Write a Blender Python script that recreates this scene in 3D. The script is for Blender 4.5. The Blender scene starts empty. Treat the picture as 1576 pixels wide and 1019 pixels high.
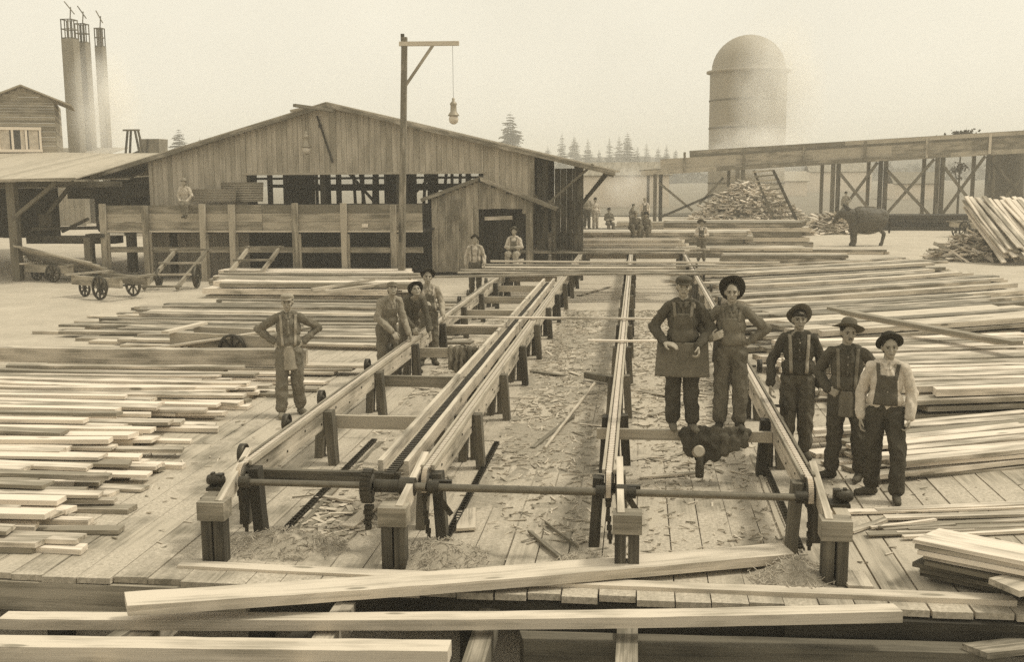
import bpy, math, random
from mathutils import Vector, Matrix, noise
from mathutils.bvhtree import BVHTree
random.seed(7)
rad = math.radians
S = bpy.context.scene
COL = S.collection

# ------------------------------------------------------------------ camera
FOC, YAW, PITCH, ROLL, EYE = 1640.0, 6.8, 8.4, 0.4, 3.45
_a, _p, _r = rad(YAW), rad(PITCH), rad(ROLL)
_f = Vector((-math.sin(_a)*math.cos(_p), math.cos(_a)*math.cos(_p), -math.sin(_p)))
_rt = Vector((math.cos(_a), math.sin(_a), 0)); _u = _rt.cross(_f)
RT = _rt*math.cos(_r) - _u*math.sin(_r); UP = _u*math.cos(_r) + _rt*math.sin(_r)
cd = bpy.data.cameras.new('camera'); cam = bpy.data.objects.new('camera', cd); COL.objects.link(cam)
cd.sensor_width = 36; cd.lens = 36*FOC/1576; cd.clip_start = 0.1; cd.clip_end = 3000
M = Matrix((RT, UP, -_f)).transposed().to_4x4(); M.translation = Vector((0, 0, EYE))
cam.matrix_world = M
S.camera = cam

def G(px, py, z=0.0):
    """point of the photograph read off on the horizontal plane z (for laying out the yard)"""
    d = RT*((px-788)/FOC) - UP*((py-509.5)/FOC) + _f
    t = (z-EYE)/d.z
    return Vector((0, 0, EYE)) + d*t
def GY(px, py, y):
    d = RT*((px-788)/FOC) - UP*((py-509.5)/FOC) + _f
    return Vector((0, 0, EYE)) + d*(y/d.y)

# ------------------------------------------------------------------ sky, sun, exposure
SUN_EL, SUN_AZ = rad(58), rad(75)          # azimuth from +Y towards +X
W = bpy.data.worlds.new('World'); S.world = W; W.use_nodes = True
nt = W.node_tree; nt.nodes.clear()
sky = nt.nodes.new('ShaderNodeTexSky'); sky.sky_type = 'NISHITA'; sky.sun_disc = False
sky.sun_elevation = SUN_EL; sky.sun_rotation = SUN_AZ; sky.dust_density = 6; sky.air_density = 1.0
bw = nt.nodes.new('ShaderNodeRGBToBW'); nt.links.new(sky.outputs[0], bw.inputs[0])
flat = nt.nodes.new('ShaderNodeMixRGB'); flat.blend_type = 'MIX'; flat.inputs[0].default_value = 0.85
flat.inputs[2].default_value = (6.5, 6.5, 6.5, 1)        # overcast: one even bright layer over the clear-sky model
nt.links.new(bw.outputs[0], flat.inputs[1])
cn = nt.nodes.new('ShaderNodeTexNoise'); cn.inputs['Scale'].default_value = 3.5; cn.inputs['Detail'].default_value = 6; cn.inputs['Roughness'].default_value = .6
ctc = nt.nodes.new('ShaderNodeTexCoord'); nt.links.new(ctc.outputs['Generated'], cn.inputs['Vector'])
cm = nt.nodes.new('ShaderNodeMapRange'); cm.inputs[1].default_value = .3; cm.inputs[2].default_value = .7; cm.inputs[3].default_value = 6.1; cm.inputs[4].default_value = 6.9
nt.links.new(cn.outputs['Fac'], cm.inputs[0]); nt.links.new(cm.outputs[0], flat.inputs[2])
tint = nt.nodes.new('ShaderNodeMixRGB'); tint.blend_type = 'MULTIPLY'; tint.inputs[0].default_value = 1
tint.inputs[2].default_value = (1.0, 0.943, 0.785, 1)
nt.links.new(flat.outputs[0], tint.inputs[1])
bg = nt.nodes.new('ShaderNodeBackground'); bg.inputs[1].default_value = 0.1
nt.links.new(tint.outputs[0], bg.inputs[0])
wo = nt.nodes.new('ShaderNodeOutputWorld'); nt.links.new(bg.outputs[0], wo.inputs[0])
sl = bpy.data.lights.new('sun', 'SUN'); sl.energy = 1.5; sl.angle = rad(10); sl.color = (1.0, 0.94, 0.80)
so = bpy.data.objects.new('sun', sl); COL.objects.link(so)
sd = Vector((math.cos(SUN_EL)*math.sin(SUN_AZ), math.cos(SUN_EL)*math.cos(SUN_AZ), math.sin(SUN_EL)))
so.rotation_euler = sd.to_track_quat('Z', 'Y').to_euler(); so.location = (20, 5, 40)
S.view_settings.view_transform = 'Standard'; S.view_settings.look = 'None'
S.view_settings.exposure = 0.62; S.view_settings.gamma = 1
S.cycles.max_bounces = 6; S.cycles.diffuse_bounces = 3; S.cycles.volume_bounces = 7
S.cycles.use_denoising = False
HAZE = 0.0019

# ------------------------------------------------------------------ materials (all the tones of a sepia print)
def sep(v):
    """sepia pigment of luminance v"""
    s = min(1.0, max(0.0, v))
    r, g, b = 1.10, 0.97, 0.70 + 0.15*s
    return (min(1, v*r), min(1, v*g), min(1, v*b), 1)
MATS = {}
def mat(name, lo, hi, rough=0.85, grain=None, bump=0.3, metal=0.0, stain=0.0, scale=1.0, cracks=False, knots=False, spec=0.25):
    """grain: None -> isotropic blotches on object coords; 'g' -> long-axis wood grain on the g attribute"""
    m = bpy.data.materials.new(name); m.use_nodes = True; MATS[name] = m
    t = m.node_tree; N = t.nodes; L = t.links; b = N['Principled BSDF']
    b.inputs['Roughness'].default_value = rough; b.inputs['Metallic'].default_value = metal
    b.inputs['Specular IOR Level'].default_value = spec
    def math_(op, a, c, cl=False):
        n = N.new('ShaderNodeMath'); n.operation = op; n.use_clamp = cl
        for i, q in enumerate((a, c)):
            if isinstance(q, (int, float)): n.inputs[i].default_value = q
            else: L.new(q, n.inputs[i])
        return n.outputs[0]
    if grain == 'g':
        at = N.new('ShaderNodeAttribute'); at.attribute_name = 'g'; vec = at.outputs['Vector']
        mp = N.new('ShaderNodeMapping'); mp.inputs['Scale'].default_value = (0.7*scale, 26*scale, 26*scale); L.new(vec, mp.inputs[0])
        ng = N.new('ShaderNodeTexNoise'); ng.inputs['Scale'].default_value = 1; ng.inputs['Detail'].default_value = 6; ng.inputs['Roughness'].default_value = 0.65; ng.inputs['Distortion'].default_value = 0.6
        L.new(mp.outputs[0], ng.inputs['Vector'])
        mp2 = N.new('ShaderNodeMapping'); mp2.inputs['Scale'].default_value = (1.3*scale, 5*scale, 5*scale); L.new(vec, mp2.inputs[0])
        n2 = N.new('ShaderNodeTexNoise'); n2.inputs['Scale'].default_value = 1; n2.inputs['Detail'].default_value = 4
        L.new(mp2.outputs[0], n2.inputs['Vector'])
        tone = N.new('ShaderNodeAttribute'); tone.attribute_name = 'tone'
        fac = math_('ADD', math_('MULTIPLY', ng.outputs['Fac'], 0.75), math_('ADD', math_('MULTIPLY', math_('SUBTRACT', n2.outputs['Fac'], 0.35), 0.9), math_('MULTIPLY', math_('SUBTRACT', tone.outputs['Fac'], 0.5), 0.5)))
        if knots:
            mp3 = N.new('ShaderNodeMapping'); mp3.inputs['Scale'].default_value = (1.1, 4.5, 4.5); L.new(vec, mp3.inputs[0])
            vk = N.new('ShaderNodeTexVoronoi'); vk.inputs['Scale'].default_value = 1; L.new(mp3.outputs[0], vk.inputs['Vector'])
            kn = N.new('ShaderNodeMapRange'); kn.inputs[1].default_value = 0.05; kn.inputs[2].default_value = 0.13; kn.inputs[3].default_value = -0.45; kn.inputs[4].default_value = 0
            L.new(vk.outputs['Distance'], kn.inputs[0]); fac = math_('ADD', fac, kn.outputs[0])
        hgt = ng.outputs['Fac']
    else:
        tc = N.new('ShaderNodeTexCoord')
        ng = N.new('ShaderNodeTexNoise'); ng.inputs['Scale'].default_value = 3*scale; ng.inputs['Detail'].default_value = 8; ng.inputs['Roughness'].default_value = 0.7
        L.new(tc.outputs['Object'], ng.inputs['Vector'])
        n2 = N.new('ShaderNodeTexNoise'); n2.inputs['Scale'].default_value = 22*scale; n2.inputs['Detail'].default_value = 5
        L.new(tc.outputs['Object'], n2.inputs['Vector'])
        oi = N.new('ShaderNodeObjectInfo')
        fac = math_('ADD', math_('MULTIPLY', ng.outputs['Fac'], 0.7), math_('ADD', math_('MULTIPLY', n2.outputs['Fac'], 0.3), math_('MULTIPLY', math_('SUBTRACT', oi.outputs['Random'], 0.5), 0.2)))
        hgt = n2.outputs['Fac']
    if stain:
        tc2 = N.new('ShaderNodeTexCoord')
        ns = N.new('ShaderNodeTexNoise'); ns.inputs['Scale'].default_value = 0.9; ns.inputs['Detail'].default_value = 5
        L.new(tc2.outputs['Object'], ns.inputs['Vector'])
        fac = math_('ADD', fac, math_('MULTIPLY', math_('SUBTRACT', ns.outputs['Fac'], 0.5), stain))
    cr = N.new('ShaderNodeValToRGB'); cr.color_ramp.elements[0].position = .33 if grain == 'g' else .25; cr.color_ramp.elements[1].position = .67 if grain == 'g' else .75
    cr.color_ramp.elements[0].color = sep(lo); cr.color_ramp.elements[1].color = sep(hi)
    L.new(fac, cr.inputs[0]); L.new(cr.outputs[0], b.inputs['Base Color'])
    if bump:
        bp = N.new('ShaderNodeBump'); bp.inputs['Strength'].default_value = bump; bp.inputs['Distance'].default_value = 0.01
        L.new(hgt, bp.inputs['Height']); L.new(bp.outputs[0], b.inputs['Normal'])
    return m
mat('fresh', .22, .66, grain='g', knots=True, stain=.3)
mat('sawn', .15, .50, grain='g', knots=True, stain=.4)
mat('front_timber', .25, .56, grain='g', knots=True, stain=.35, bump=.6)
mat('weathered', .15, .37, grain='g', stain=.3, bump=.5)
mat('facade', .27, .46, grain='g', stain=.35, bump=.4, scale=.6)
mat('grey_timber', .040, .14, grain='g', stain=.3, bump=.6)
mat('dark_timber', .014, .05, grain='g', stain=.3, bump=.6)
mat('litter', .22, .50, grain='g', bump=.3)
mat('barkslab', .22, .62, grain='g', stain=.3, bump=.8)
mat('roofing', .30, .40, grain='g', bump=.2)
mat('siding', .17, .30, grain='g', bump=.3)
mat('white_paint', .6, .75, bump=.1)
mat('iron', .02, .09, rough=.5, metal=.6, scale=4)
mat('pipe', .10, .22, rough=.38, metal=.7, scale=4, bump=.1, spec=.5)
mat('bright_iron', .45, .75, rough=.45, metal=.5, scale=6, bump=.2)
mat('tin', .26, .40, rough=.5, metal=.5, scale=1, bump=.1)
mat('silo_metal', .24, .36, rough=.7, scale=.25, bump=.1)
mat('stack_metal', .13, .22, rough=.8, scale=.3, bump=.1)
mat('glass_dark', .03, .06, rough=.15, bump=0, spec=.6)
mat('glass_lamp', .45, .6, rough=.15, bump=0, spec=.6)
mat('foliage', .03, .10, rough=.9, scale=1, bump=0)
mat('trunk', .05, .12, rough=.95, scale=2, bump=.8)
mat('skin', .24, .36, rough=.6, scale=3, bump=.05)
mat('face_dark', .03, .06, rough=.6, bump=0)
mat('hair', .02, .05, rough=.8, scale=8)
mat('horsehide', .035, .10, rough=.6, scale=1.2, bump=.1)
mat('sawdust', .20, .50, scale=4, bump=1.0)
for nm, v in (('cloth_black', .062), ('cloth_dark', .088), ('cloth_denim', .13), ('cloth_mid', .16), ('cloth_tan', .26), ('cloth_white', .46), ('felt_dark', .03), ('felt_mid', .09), ('leather', .07), ('boot_light', .13)):
    mat(nm, v*.5, v*1.5, rough=.92, scale=1.7, bump=.25, spec=.1)

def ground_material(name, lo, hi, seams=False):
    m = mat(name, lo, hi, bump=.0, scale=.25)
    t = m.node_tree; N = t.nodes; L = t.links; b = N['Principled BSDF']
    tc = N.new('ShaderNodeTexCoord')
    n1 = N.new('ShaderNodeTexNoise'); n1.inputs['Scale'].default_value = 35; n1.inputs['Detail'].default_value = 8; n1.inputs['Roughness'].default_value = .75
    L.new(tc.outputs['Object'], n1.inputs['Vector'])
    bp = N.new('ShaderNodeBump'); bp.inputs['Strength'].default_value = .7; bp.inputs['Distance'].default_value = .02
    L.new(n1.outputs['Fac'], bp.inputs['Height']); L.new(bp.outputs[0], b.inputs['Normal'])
    return m
ground_material('dust', .28, .50)
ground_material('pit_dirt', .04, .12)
ground_material('field', .10, .22)
ground_material('hillside', .05, .12)
# deck planks: wood grain showing through drifts of pale dust
dk = mat('deck', .17, .42, grain='g', stain=.35, bump=.4)
_t = dk.node_tree; _N = _t.nodes; _L = _t.links; _b = _N['Principled BSDF']
_lnk = _b.inputs['Base Color'].links[0].from_socket
_tc = _N.new('ShaderNodeTexCoord'); _n = _N.new('ShaderNodeTexNoise'); _n.inputs['Scale'].default_value = .8; _n.inputs['Detail'].default_value = 9; _n.inputs['Roughness'].default_value = .65
_L.new(_tc.outputs['Object'], _n.inputs['Vector'])
_mr = _N.new('ShaderNodeMapRange'); _mr.inputs[1].default_value = .40; _mr.inputs[2].default_value = .56; _L.new(_n.outputs['Fac'], _mr.inputs[0])
_n3 = _N.new('ShaderNodeTexNoise'); _n3.inputs['Scale'].default_value = 28; _n3.inputs['Detail'].default_value = 8; _n3.inputs['Roughness'].default_value = .8; _L.new(_tc.outputs['Object'], _n3.inputs['Vector'])
_cr = _N.new('ShaderNodeValToRGB'); _cr.color_ramp.elements[0].position = .35; _cr.color_ramp.elements[1].position = .62; _cr.color_ramp.elements[0].color = sep(.24); _cr.color_ramp.elements[1].color = sep(.54)
_L.new(_n3.outputs['Fac'], _cr.inputs[0])
_mx = _N.new('ShaderNodeMixRGB'); _L.new(_mr.outputs[0], _mx.inputs[0]); _L.new(_lnk, _mx.inputs[1]); _L.new(_cr.outputs[0], _mx.inputs[2]); _L.new(_mx.outputs[0], _b.inputs['Base Color'])

# ------------------------------------------------------------------ mesh builder
class MB:
    def __init__(self): self.v = []; self.f = []; self.g = []; self.t = []; self.sm = []
    def add(self, vs, fs, g=None, tone=None, smooth=False):
        o = len(self.v); self.v += [tuple(q) for q in vs]
        self.g += [tuple(q) for q in (g or vs)]
        tn = random.random() if tone is None else tone
        self.t += [tn]*len(vs)
        self.f += [[i+o for i in q] for q in fs]; self.sm += [smooth]*len(fs)
        return self
    def bar(self, p0, p1, w, h, up=(0, 0, 1), seg=1, jit=0.0, tone=None, taper=1.0):
        """rectangular timber from p0 to p1, w across, h along up"""
        p0 = Vector(p0); p1 = Vector(p1); d = p1-p0; l = d.length
        if l < 1e-6: return self
        d /= l; up = Vector(up)
        if abs(d.dot(up)) > .98: up = Vector((0, 1, 0)) if abs(d.y) < .9 else Vector((1, 0, 0))
        s = d.cross(up).normalized(); u = s.cross(d)
        off = Vector((random.uniform(0, 90), random.uniform(0, 9), random.uniform(0, 9)))
        vs = []; gs = []
        for i in range(seg+1):
            k = i/seg; c = p0 + d*l*k; q = 1+(taper-1)*k
            for a, b in ((-1, -1), (1, -1), (1, 1), (-1, 1)):
                ja = random.uniform(-jit, jit); jb = random.uniform(-jit, jit)
                x = a*w/2*q+ja; y = b*h/2*q+jb
                vs.append(c + s*x + u*y); gs.append(Vector((l*k, x, y))+off)
        fs = []
        for i in range(seg):
            a = i*4
            for j in range(4):
                fs.append([a+j, a+(j+1) % 4, a+4+(j+1) % 4, a+4+j])
        fs += [[3, 2, 1, 0], [seg*4+q for q in (0, 1, 2, 3)]]
        return self.add(vs, fs, gs, tone)
    def box(self, c, s, rz=0, tone=None):
        c = Vector(c); ax = max(range(3), key=lambda i: s[i]); e = Vector((0, 0, 0)); e[ax] = s[ax]/2
        o = [i for i in range(3) if i != ax]
        R = Matrix.Rotation(rz, 3, 'Z')
        vs = []; gs = []; off = Vector([random.uniform(0, 50) for _ in range(3)])
        for i in range(8):
            p = Vector(((i & 1)-.5, ((i >> 1) & 1)-.5, ((i >> 2) & 1)-.5)); p = Vector((p.x*s[0], p.y*s[1], p.z*s[2]))
            vs.append(c + R @ p); gs.append(Vector((p[ax], p[o[0]], p[o[1]]))+off)
        return self.add(vs, [[0, 2, 3, 1], [4, 5, 7, 6], [0, 1, 5, 4], [2, 6, 7, 3], [0, 4, 6, 2], [1, 3, 7, 5]], gs, tone)
    def cyl(self, p0, p1, r0, r1=None, n=12, cap=True, smooth=True):
        r1 = r0 if r1 is None else r1
        p0 = Vector(p0); p1 = Vector(p1); d = (p1-p0).normalized()
        a = Vector((0, 0, 1)) if abs(d.z) < .9 else Vector((1, 0, 0))
        s = d.cross(a).normalized(); u = s.cross(d); L_ = (p1-p0).length
        off = Vector((random.uniform(0, 50), 0, 0)); vs = []; gs = []
        for p, r, k in ((p0, r0, 0), (p1, r1, L_)):
            for i in range(n):
                t = 2*math.pi*i/n; x = math.cos(t)*r; y = math.sin(t)*r
                vs.append(p+s*x+u*y); gs.append(Vector((k, x, y))+off)
        tn = random.random()
        self.add(vs, [[i, (i+1) % n, n+(i+1) % n, n+i][::-1] for i in range(n)], gs, tn, smooth)
        if cap:
            self.add(vs[:n], [list(range(n))], gs[:n], tn); self.add(vs[n:], [list(range(n))[::-1]], gs[n:], tn)
        return self
    def lathe(self, prof, c=(0, 0, 0), axis='Z', n=24, mtx=None, smooth=True):
        vs = []; c = Vector(c)
        for r, z in prof:
            for i in range(n):
                t = 2*math.pi*i/n; p = Vector((r*math.cos(t), r*math.sin(t), z))
                if axis == 'X': p = Vector((p.z, p.x, p.y))
                if axis == 'Y': p = Vector((p.x, -p.z, p.y))
                if mtx is not None: p = mtx @ p
                vs.append(p+c)
        fs = []
        for k in range(len(prof)-1):
            for i in range(n):
                fs.append([k*n+i, k*n+(i+1) % n, (k+1)*n+(i+1) % n, (k+1)*n+i])
        return self.add(vs, fs, None, None, smooth)
    def build(self, name, m, parent=None, loc=None, at=None):
        me = bpy.data.meshes.new(name)
        loc = Vector(loc) if loc is not None else None
        vs = [tuple(Vector(v)-loc) for v in self.v] if loc is not None else self.v
        me.from_pydata(vs, [], self.f)
        a = me.attributes.new('g', 'FLOAT_VECTOR', 'POINT'); a.data.foreach_set('vector', [c for q in self.g for c in q])
        a = me.attributes.new('tone', 'FLOAT', 'POINT'); a.data.foreach_set('value', self.t)
        me.polygons.foreach_set('use_smooth', self.sm)
        me.materials.append(MATS[m]); me.update()
        o = bpy.data.objects.new(name, me); COL.objects.link(o)
        if parent is not None: o.parent = parent
        if loc is not None: o.location = loc
        if at is not None: o.location = at
        return o
def tag(o, label=None, cat=None, group=None, kind=None):
    if label: o['label'] = label
    if cat: o['category'] = cat
    if group: o['group'] = group
    if kind: o['kind'] = kind
    return o
def thing(name, label, cat, loc=(0, 0, 0), rz=0, group=None):
    o = bpy.data.objects.new(name, None); COL.objects.link(o); o.location = loc; o.rotation_euler.z = rz
    o.empty_display_size = .2
    return tag(o, label, cat, group)
def dup(root, loc, rz=0, label=None):
    r = root.copy(); COL.objects.link(r); r.location = loc; r.rotation_euler.z = rz
    if label: r['label'] = label
    for ch in list(root.children):
        c = ch.copy(); COL.objects.link(c); c.parent = r
        for g in list(ch.children):
            d = g.copy(); COL.objects.link(d); d.parent = c
    return r

# ------------------------------------------------------------------ the ground
def sheet(name, xs, ys, zf, m):
    b = MB(); vs = [(x, y, zf(x, y)) for y in ys for x in xs]; nx = len(xs)
    fs = [[j*nx+i, j*nx+i+1, (j+1)*nx+i+1, (j+1)*nx+i] for j in range(len(ys)-1) for i in range(nx-1)]
    b.add(vs, fs, None, .5, True); return b.build(name, m)
def gz(x, y):
    if y < 8.75: return -1.15 + .12*noise.noise(Vector((x, y, 0)))
    z = -.035 + .02*noise.noise(Vector((x*.5, y*.5, 3)))
    if abs(x) > 9.4 or y > 26.6: z += .03
    return z
xs = [-600, -300, -150, -80, -50, -35]+[-26+i*.8 for i in range(58)]+[25, 35, 50, 80, 150, 300, 600]
ys = [-60, -20, -5, 0, 3, 5, 6, 7, 8, 8.74, 8.76, 10, 12, 15, 20, 26.5, 26.7]+[28+i*1.5 for i in range(30)]+[80, 100, 140, 200, 300, 500, 900]
g = sheet('ground', xs, ys, gz, 'dust'); tag(g, kind='structure')
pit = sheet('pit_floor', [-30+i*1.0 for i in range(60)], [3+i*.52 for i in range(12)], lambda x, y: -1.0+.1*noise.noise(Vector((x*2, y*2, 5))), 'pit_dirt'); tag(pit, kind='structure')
fl = sheet('field', [-600, -300, -100, -30, 0, 30, 60, 100, 300, 600], [86, 110, 150, 200, 300, 420, 600, 1200], lambda x, y: .05 + (.012*(y-86) if x > 0 else 0)*.3, 'field'); tag(fl, kind='structure')
def hz(x, y):
    k = max(0, 1-abs(y-430)/130); return -1 + k*(11 + 4*noise.noise(Vector((x*.006, 3, 0))) + 3*noise.noise(Vector((x*.02, 7, y*.01))) + (5 if x > 100 else 0))
hl = sheet('hills', [-600+i*15 for i in range(81)], [300+i*20 for i in range(14)], hz, 'hillside'); tag(hl, kind='structure')

# plank deck: planks along Y with open seams
b = MB(); x = -9.4
while x < 9.3:
    w = random.uniform(.27, .33)
    y = 8.36 + random.uniform(-.04, .04)
    ends = [y]
    while y < 26:
        y += random.uniform(4.2, 5.2); ends.append(min(y, 26.6))
    for a, c in zip(ends, ends[1:]):
        if c-a < .2: continue
        wx = w - random.choice((.008, .012, .02))
        b.bar((x+w/2, a+.005, -.0275+random.uniform(-.003, .003)), (x+w/2+random.uniform(-.004, .004), c-.005, -.0275+random.uniform(-.003, .003)), wx, .055, seg=max(1, int((c-a)/1.0)), jit=.0025, tone=random.uniform(.3, .7))
    x += w
deck = b.build('plank_deck', 'deck'); tag(deck, kind='structure')
b = MB(); b.bar((-9.4, 8.43, -.19), (-3.3, 8.41, -.19), .16, .26, seg=8, jit=.004); b.build('edge_beam', 'weathered', deck)
b = MB(); b.bar((-3.3, 8.50, -.22), (1.2, 8.49, -.2), .16, .26, seg=6, jit=.004)
b.bar((1.2, 8.40, -.205), (9.4, 8.43, -.20), .2, .26, seg=8, jit=.004)
for xx in [-9+i*1.9 for i in range(10)]: b.bar((xx, 8.72, -1.2), (xx, 8.72, -.08), .2, .2)
for yy in (9.6, 11): b.bar((-9.3, yy, -.2), (9.3, yy, -.2), .15, .22)
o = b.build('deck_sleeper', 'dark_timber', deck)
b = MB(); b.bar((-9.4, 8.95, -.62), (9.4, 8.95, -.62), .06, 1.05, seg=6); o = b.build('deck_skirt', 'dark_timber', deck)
# ------------------------------------------------------------------ sorting table
RX = dict(a=-3.75, b=-1.96, c=-.25, d=1.55)
ZR = .70
tbl = thing('sorting_table', 'long timber sorting table with four chain rails running away from the viewer', 'sorting table', (0, 9.3, 0))
def TP(x, y, z): return (x, y-9.3, z)            # world -> table frame
def tb(mb, name, m, par=None): 
    mb.v = [(v[0], v[1]-9.3, v[2]) for v in mb.v] if par is None else mb.v
    return mb.build(name, m, par or tbl)
def tb2(mb, name, m, par):
    mb.v = [(v[0], v[1]-9.3, v[2]) for v in mb.v]; return mb.build(name, m, par)
YEND = dict(a=34.3, b=41.5, c=41.5, d=41.5)
for k, xr in RX.items():
    s = -1 if k in 'ab' else 1
    ye = YEND[k]
    b = MB(); y = 9.72
    while y < ye:
        y2 = min(y+4.9, ye); b.bar((xr+s*.0, y, ZR-.13), (xr, y2-.012, ZR-.13), .085, .235, seg=8, jit=.002, tone=random.uniform(.4, .75)); y = y2
    rail = tb(b, 'rail_beam', 'sawn')
    # bolt heads on the beam's flank
    b = MB()
    for i in range(int((ye-10)/.62)):
        yy = 10.1+i*.62; 
        for sd_ in (-1, 1): b.cyl((xr+sd_*.041, yy, ZR-.10-(i % 2)*.07), (xr+sd_*.052, yy, ZR-.10-(i % 2)*.07), .013, n=8)
    tb2(b, 'bolt', 'iron', rail)
    # raised guide strips and the bright chain track between them
    b = MB()
    b.bar((xr-.052, 9.62, ZR+.006), (xr-.052, ye, ZR+.006), .028, .045, seg=20, jit=.0015); b.bar((xr+.052, 9.62, ZR+.006), (xr+.052, ye, ZR+.006), .028, .045, seg=20, jit=.0015)
    tb2(b, 'guide_strip', 'weathered', rail)
    b = MB()
    yy = 9.55
    while yy < min(ye, 41):
        b.box((xr, yy+.035, ZR+.012), (.046, .056, .02)); 
        if yy < 20: b.cyl((xr-.03, yy+.07, ZR+.008), (xr+.03, yy+.07, ZR+.008), .008, n=6)
        yy += .07
    # over the head wheel and down
    for i in range(14):
        t = i/13*math.pi*.62; R_ = .13; cy, cz = 9.55, ZR+.012-R_
        b.box((xr, cy-math.sin(t)*R_, cz+math.cos(t)*R_), (.046, .03, .03))
    tb(b, 'chain', 'bright_iron')
    b = MB()   # slack chain hanging from the head wheel to the ground and lying along it
    pts = [Vector((xr, 9.43, ZR-.10)), Vector((xr, 9.46, .35)), Vector((xr+.02, 9.55, .02))]
    for a, c in zip(pts, pts[1:]):
        n = int((c-a).length/.046)
        for i in range(n):
            p = a.lerp(c, i/n); b.box(p, (.05 if i % 2 else .03, .02, .05))
    tb(b, 'hanging_chain', 'iron')
    b = MB(); b.lathe([(0, -.03), (.12, -.03), (.12, .03), (0, .03)], (xr, 9.55, ZR-.13), 'X', 20); b.lathe([(0, -.06), (.05, -.06), (.05, .06), (0, .06)], (xr, 9.55, ZR-.13), 'X', 14)
    tb(b, 'head_wheel', 'iron')
    # the chain runs back along the deck inside two thin runners
    if k != 'c':
        yr = dict(a=13.2, b=13.2, d=13.0)[k]
        xg = xr + (.36 if k == 'a' else .18 if k == 'b' else -.05); b = MB(); yy = 9.6
        while yy < yr:
            b.box((xg-.03, yy, .035), (.010, .055, .025)); b.box((xg+.03, yy, .035), (.010, .055, .025)); b.box((xg, yy+.035, .035), (.068, .016, .026)); yy += .085
        tb(b, 'return_chain', 'iron')
        if k != 'b': b = MB(); b.bar((xg+.09*(-s), 9.7, .012), (xg+.09*(-s), yr, .012), .05, .022, seg=8, jit=.004); tb(b, 'runner', 'weathered')
    # sloping plank and head block on two stub posts
    xo = dict(a=-3.71, b=-2.06, c=-.125, d=1.61)[k]-s*.03
    b = MB(); b.bar((xr+s*.09, 9.98, ZR-.015), (xo+s*.03, 8.84, .50), .062, .16, seg=5, jit=.002, tone=.5); tb(b, 'slope_plank', 'front_timber')
    b = MB(); b.box((xo+s*.085, 8.87, .485), (.25, .20, .17), tone=.3); tb(b, 'head_block', 'weathered')
    for q in (.025, .14):
        b = MB(); b.bar((xo+s*q, 8.86, -.0), (xo+s*q, 8.86, .398), .095, .14, tone=.3); tb(b, 'stub_post', 'grey_timber')
    # splayed trestle legs, a pair every two and a half metres
    st = 0; y = 9.62
    while y < ye:
        for sd_ in (-1, 1):
            dy = 0 if sd_ == -s else .32
            if y+dy > ye: continue
            b = MB(); 
            top = Vector((xr+sd_*.095, y+dy, ZR-.04 if sd_ == -s else ZR-.09)); bot = Vector((xr+sd_*.135, y+dy, 0.0))
            b.bar(bot, top, .10, .15, up=(0, 1, 0), seg=3, jit=.003)
            tb(b, 'leg', 'grey_timber')
        if y > 9.7:
            b = MB(); b.bar((xr+s*.0, y+.42, 0), (xr, y+.42, ZR-.25), .10, .13, up=(0, 1, 0)); tb(b, 'middle_leg', 'grey_timber')
        y += 2.5
# cross beams between the rails
def cross(x0, x1, y, z, h=.16, m='weathered'):
    b = MB(); b.bar((x0, y, z), (x1, y, z), .06, h, seg=3, jit=.003); tb(b, 'cross_beam', m)
for i, y in enumerate((9.86, 12.25, 14.8, 17.3, 19.9, 22.3, 24.8, 27.3, 29.9)):
    cross(RX['a']+.05, RX['b']-.32, y, .50, m='grey_timber' if i == 0 else 'weathered')
cross(RX['c']-.2, RX['d']-.05, 11.85, .52, .12, 'weathered')
cross(RX['c'], RX['d'], 33, .52); cross(RX['b'], RX['c'], 33.5, .5); cross(RX['c'], RX['d'], 38, .52); cross(RX['b'], RX['c'], 38.2, .5)
# double chain trough beside the second rail
for xt in (-2.50, -2.24):
    b = MB(); y = 9.95
    while y < 28.4:
        y2 = min(y+4.6, 28.4); b.bar((xt, y, .60), (xt, y2-.01, .60), .055, .14, seg=6, jit=.003, tone=random.uniform(.6, .85)); y = y2
    tb(b, 'trough_rail', 'sawn')
b = MB(); b.bar((-2.37, 10, .555), (-2.37, 28.3, .555), .2, .03, seg=10); tb(b, 'trough_floor', 'weathered')
b = MB(); yy = 9.75
while yy < 28:
    b.box((-2.37, yy, .585), (.10, .03, .03)); b.box((-2.41, yy+.035, .58), (.015, .06, .025)); b.box((-2.33, yy+.035, .58), (.015, .06, .025)); yy += .075
tb(b, 'trough_chain', 'iron')
for y in (12.4, 14.9, 17.4, 20, 22.4, 24.9, 27.4):
    b = MB(); b.bar((-2.37, y, 0), (-2.37, y, .53), .12, .10, up=(0, 1, 0)); tb(b, 'trough_leg', 'grey_timber')
    b = MB(); b.bar((-2.20, y+.1, .5), (-2.0, y+.1, .5), .09, .09); tb(b, 'trough_spacer', 'dark_timber')
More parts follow.
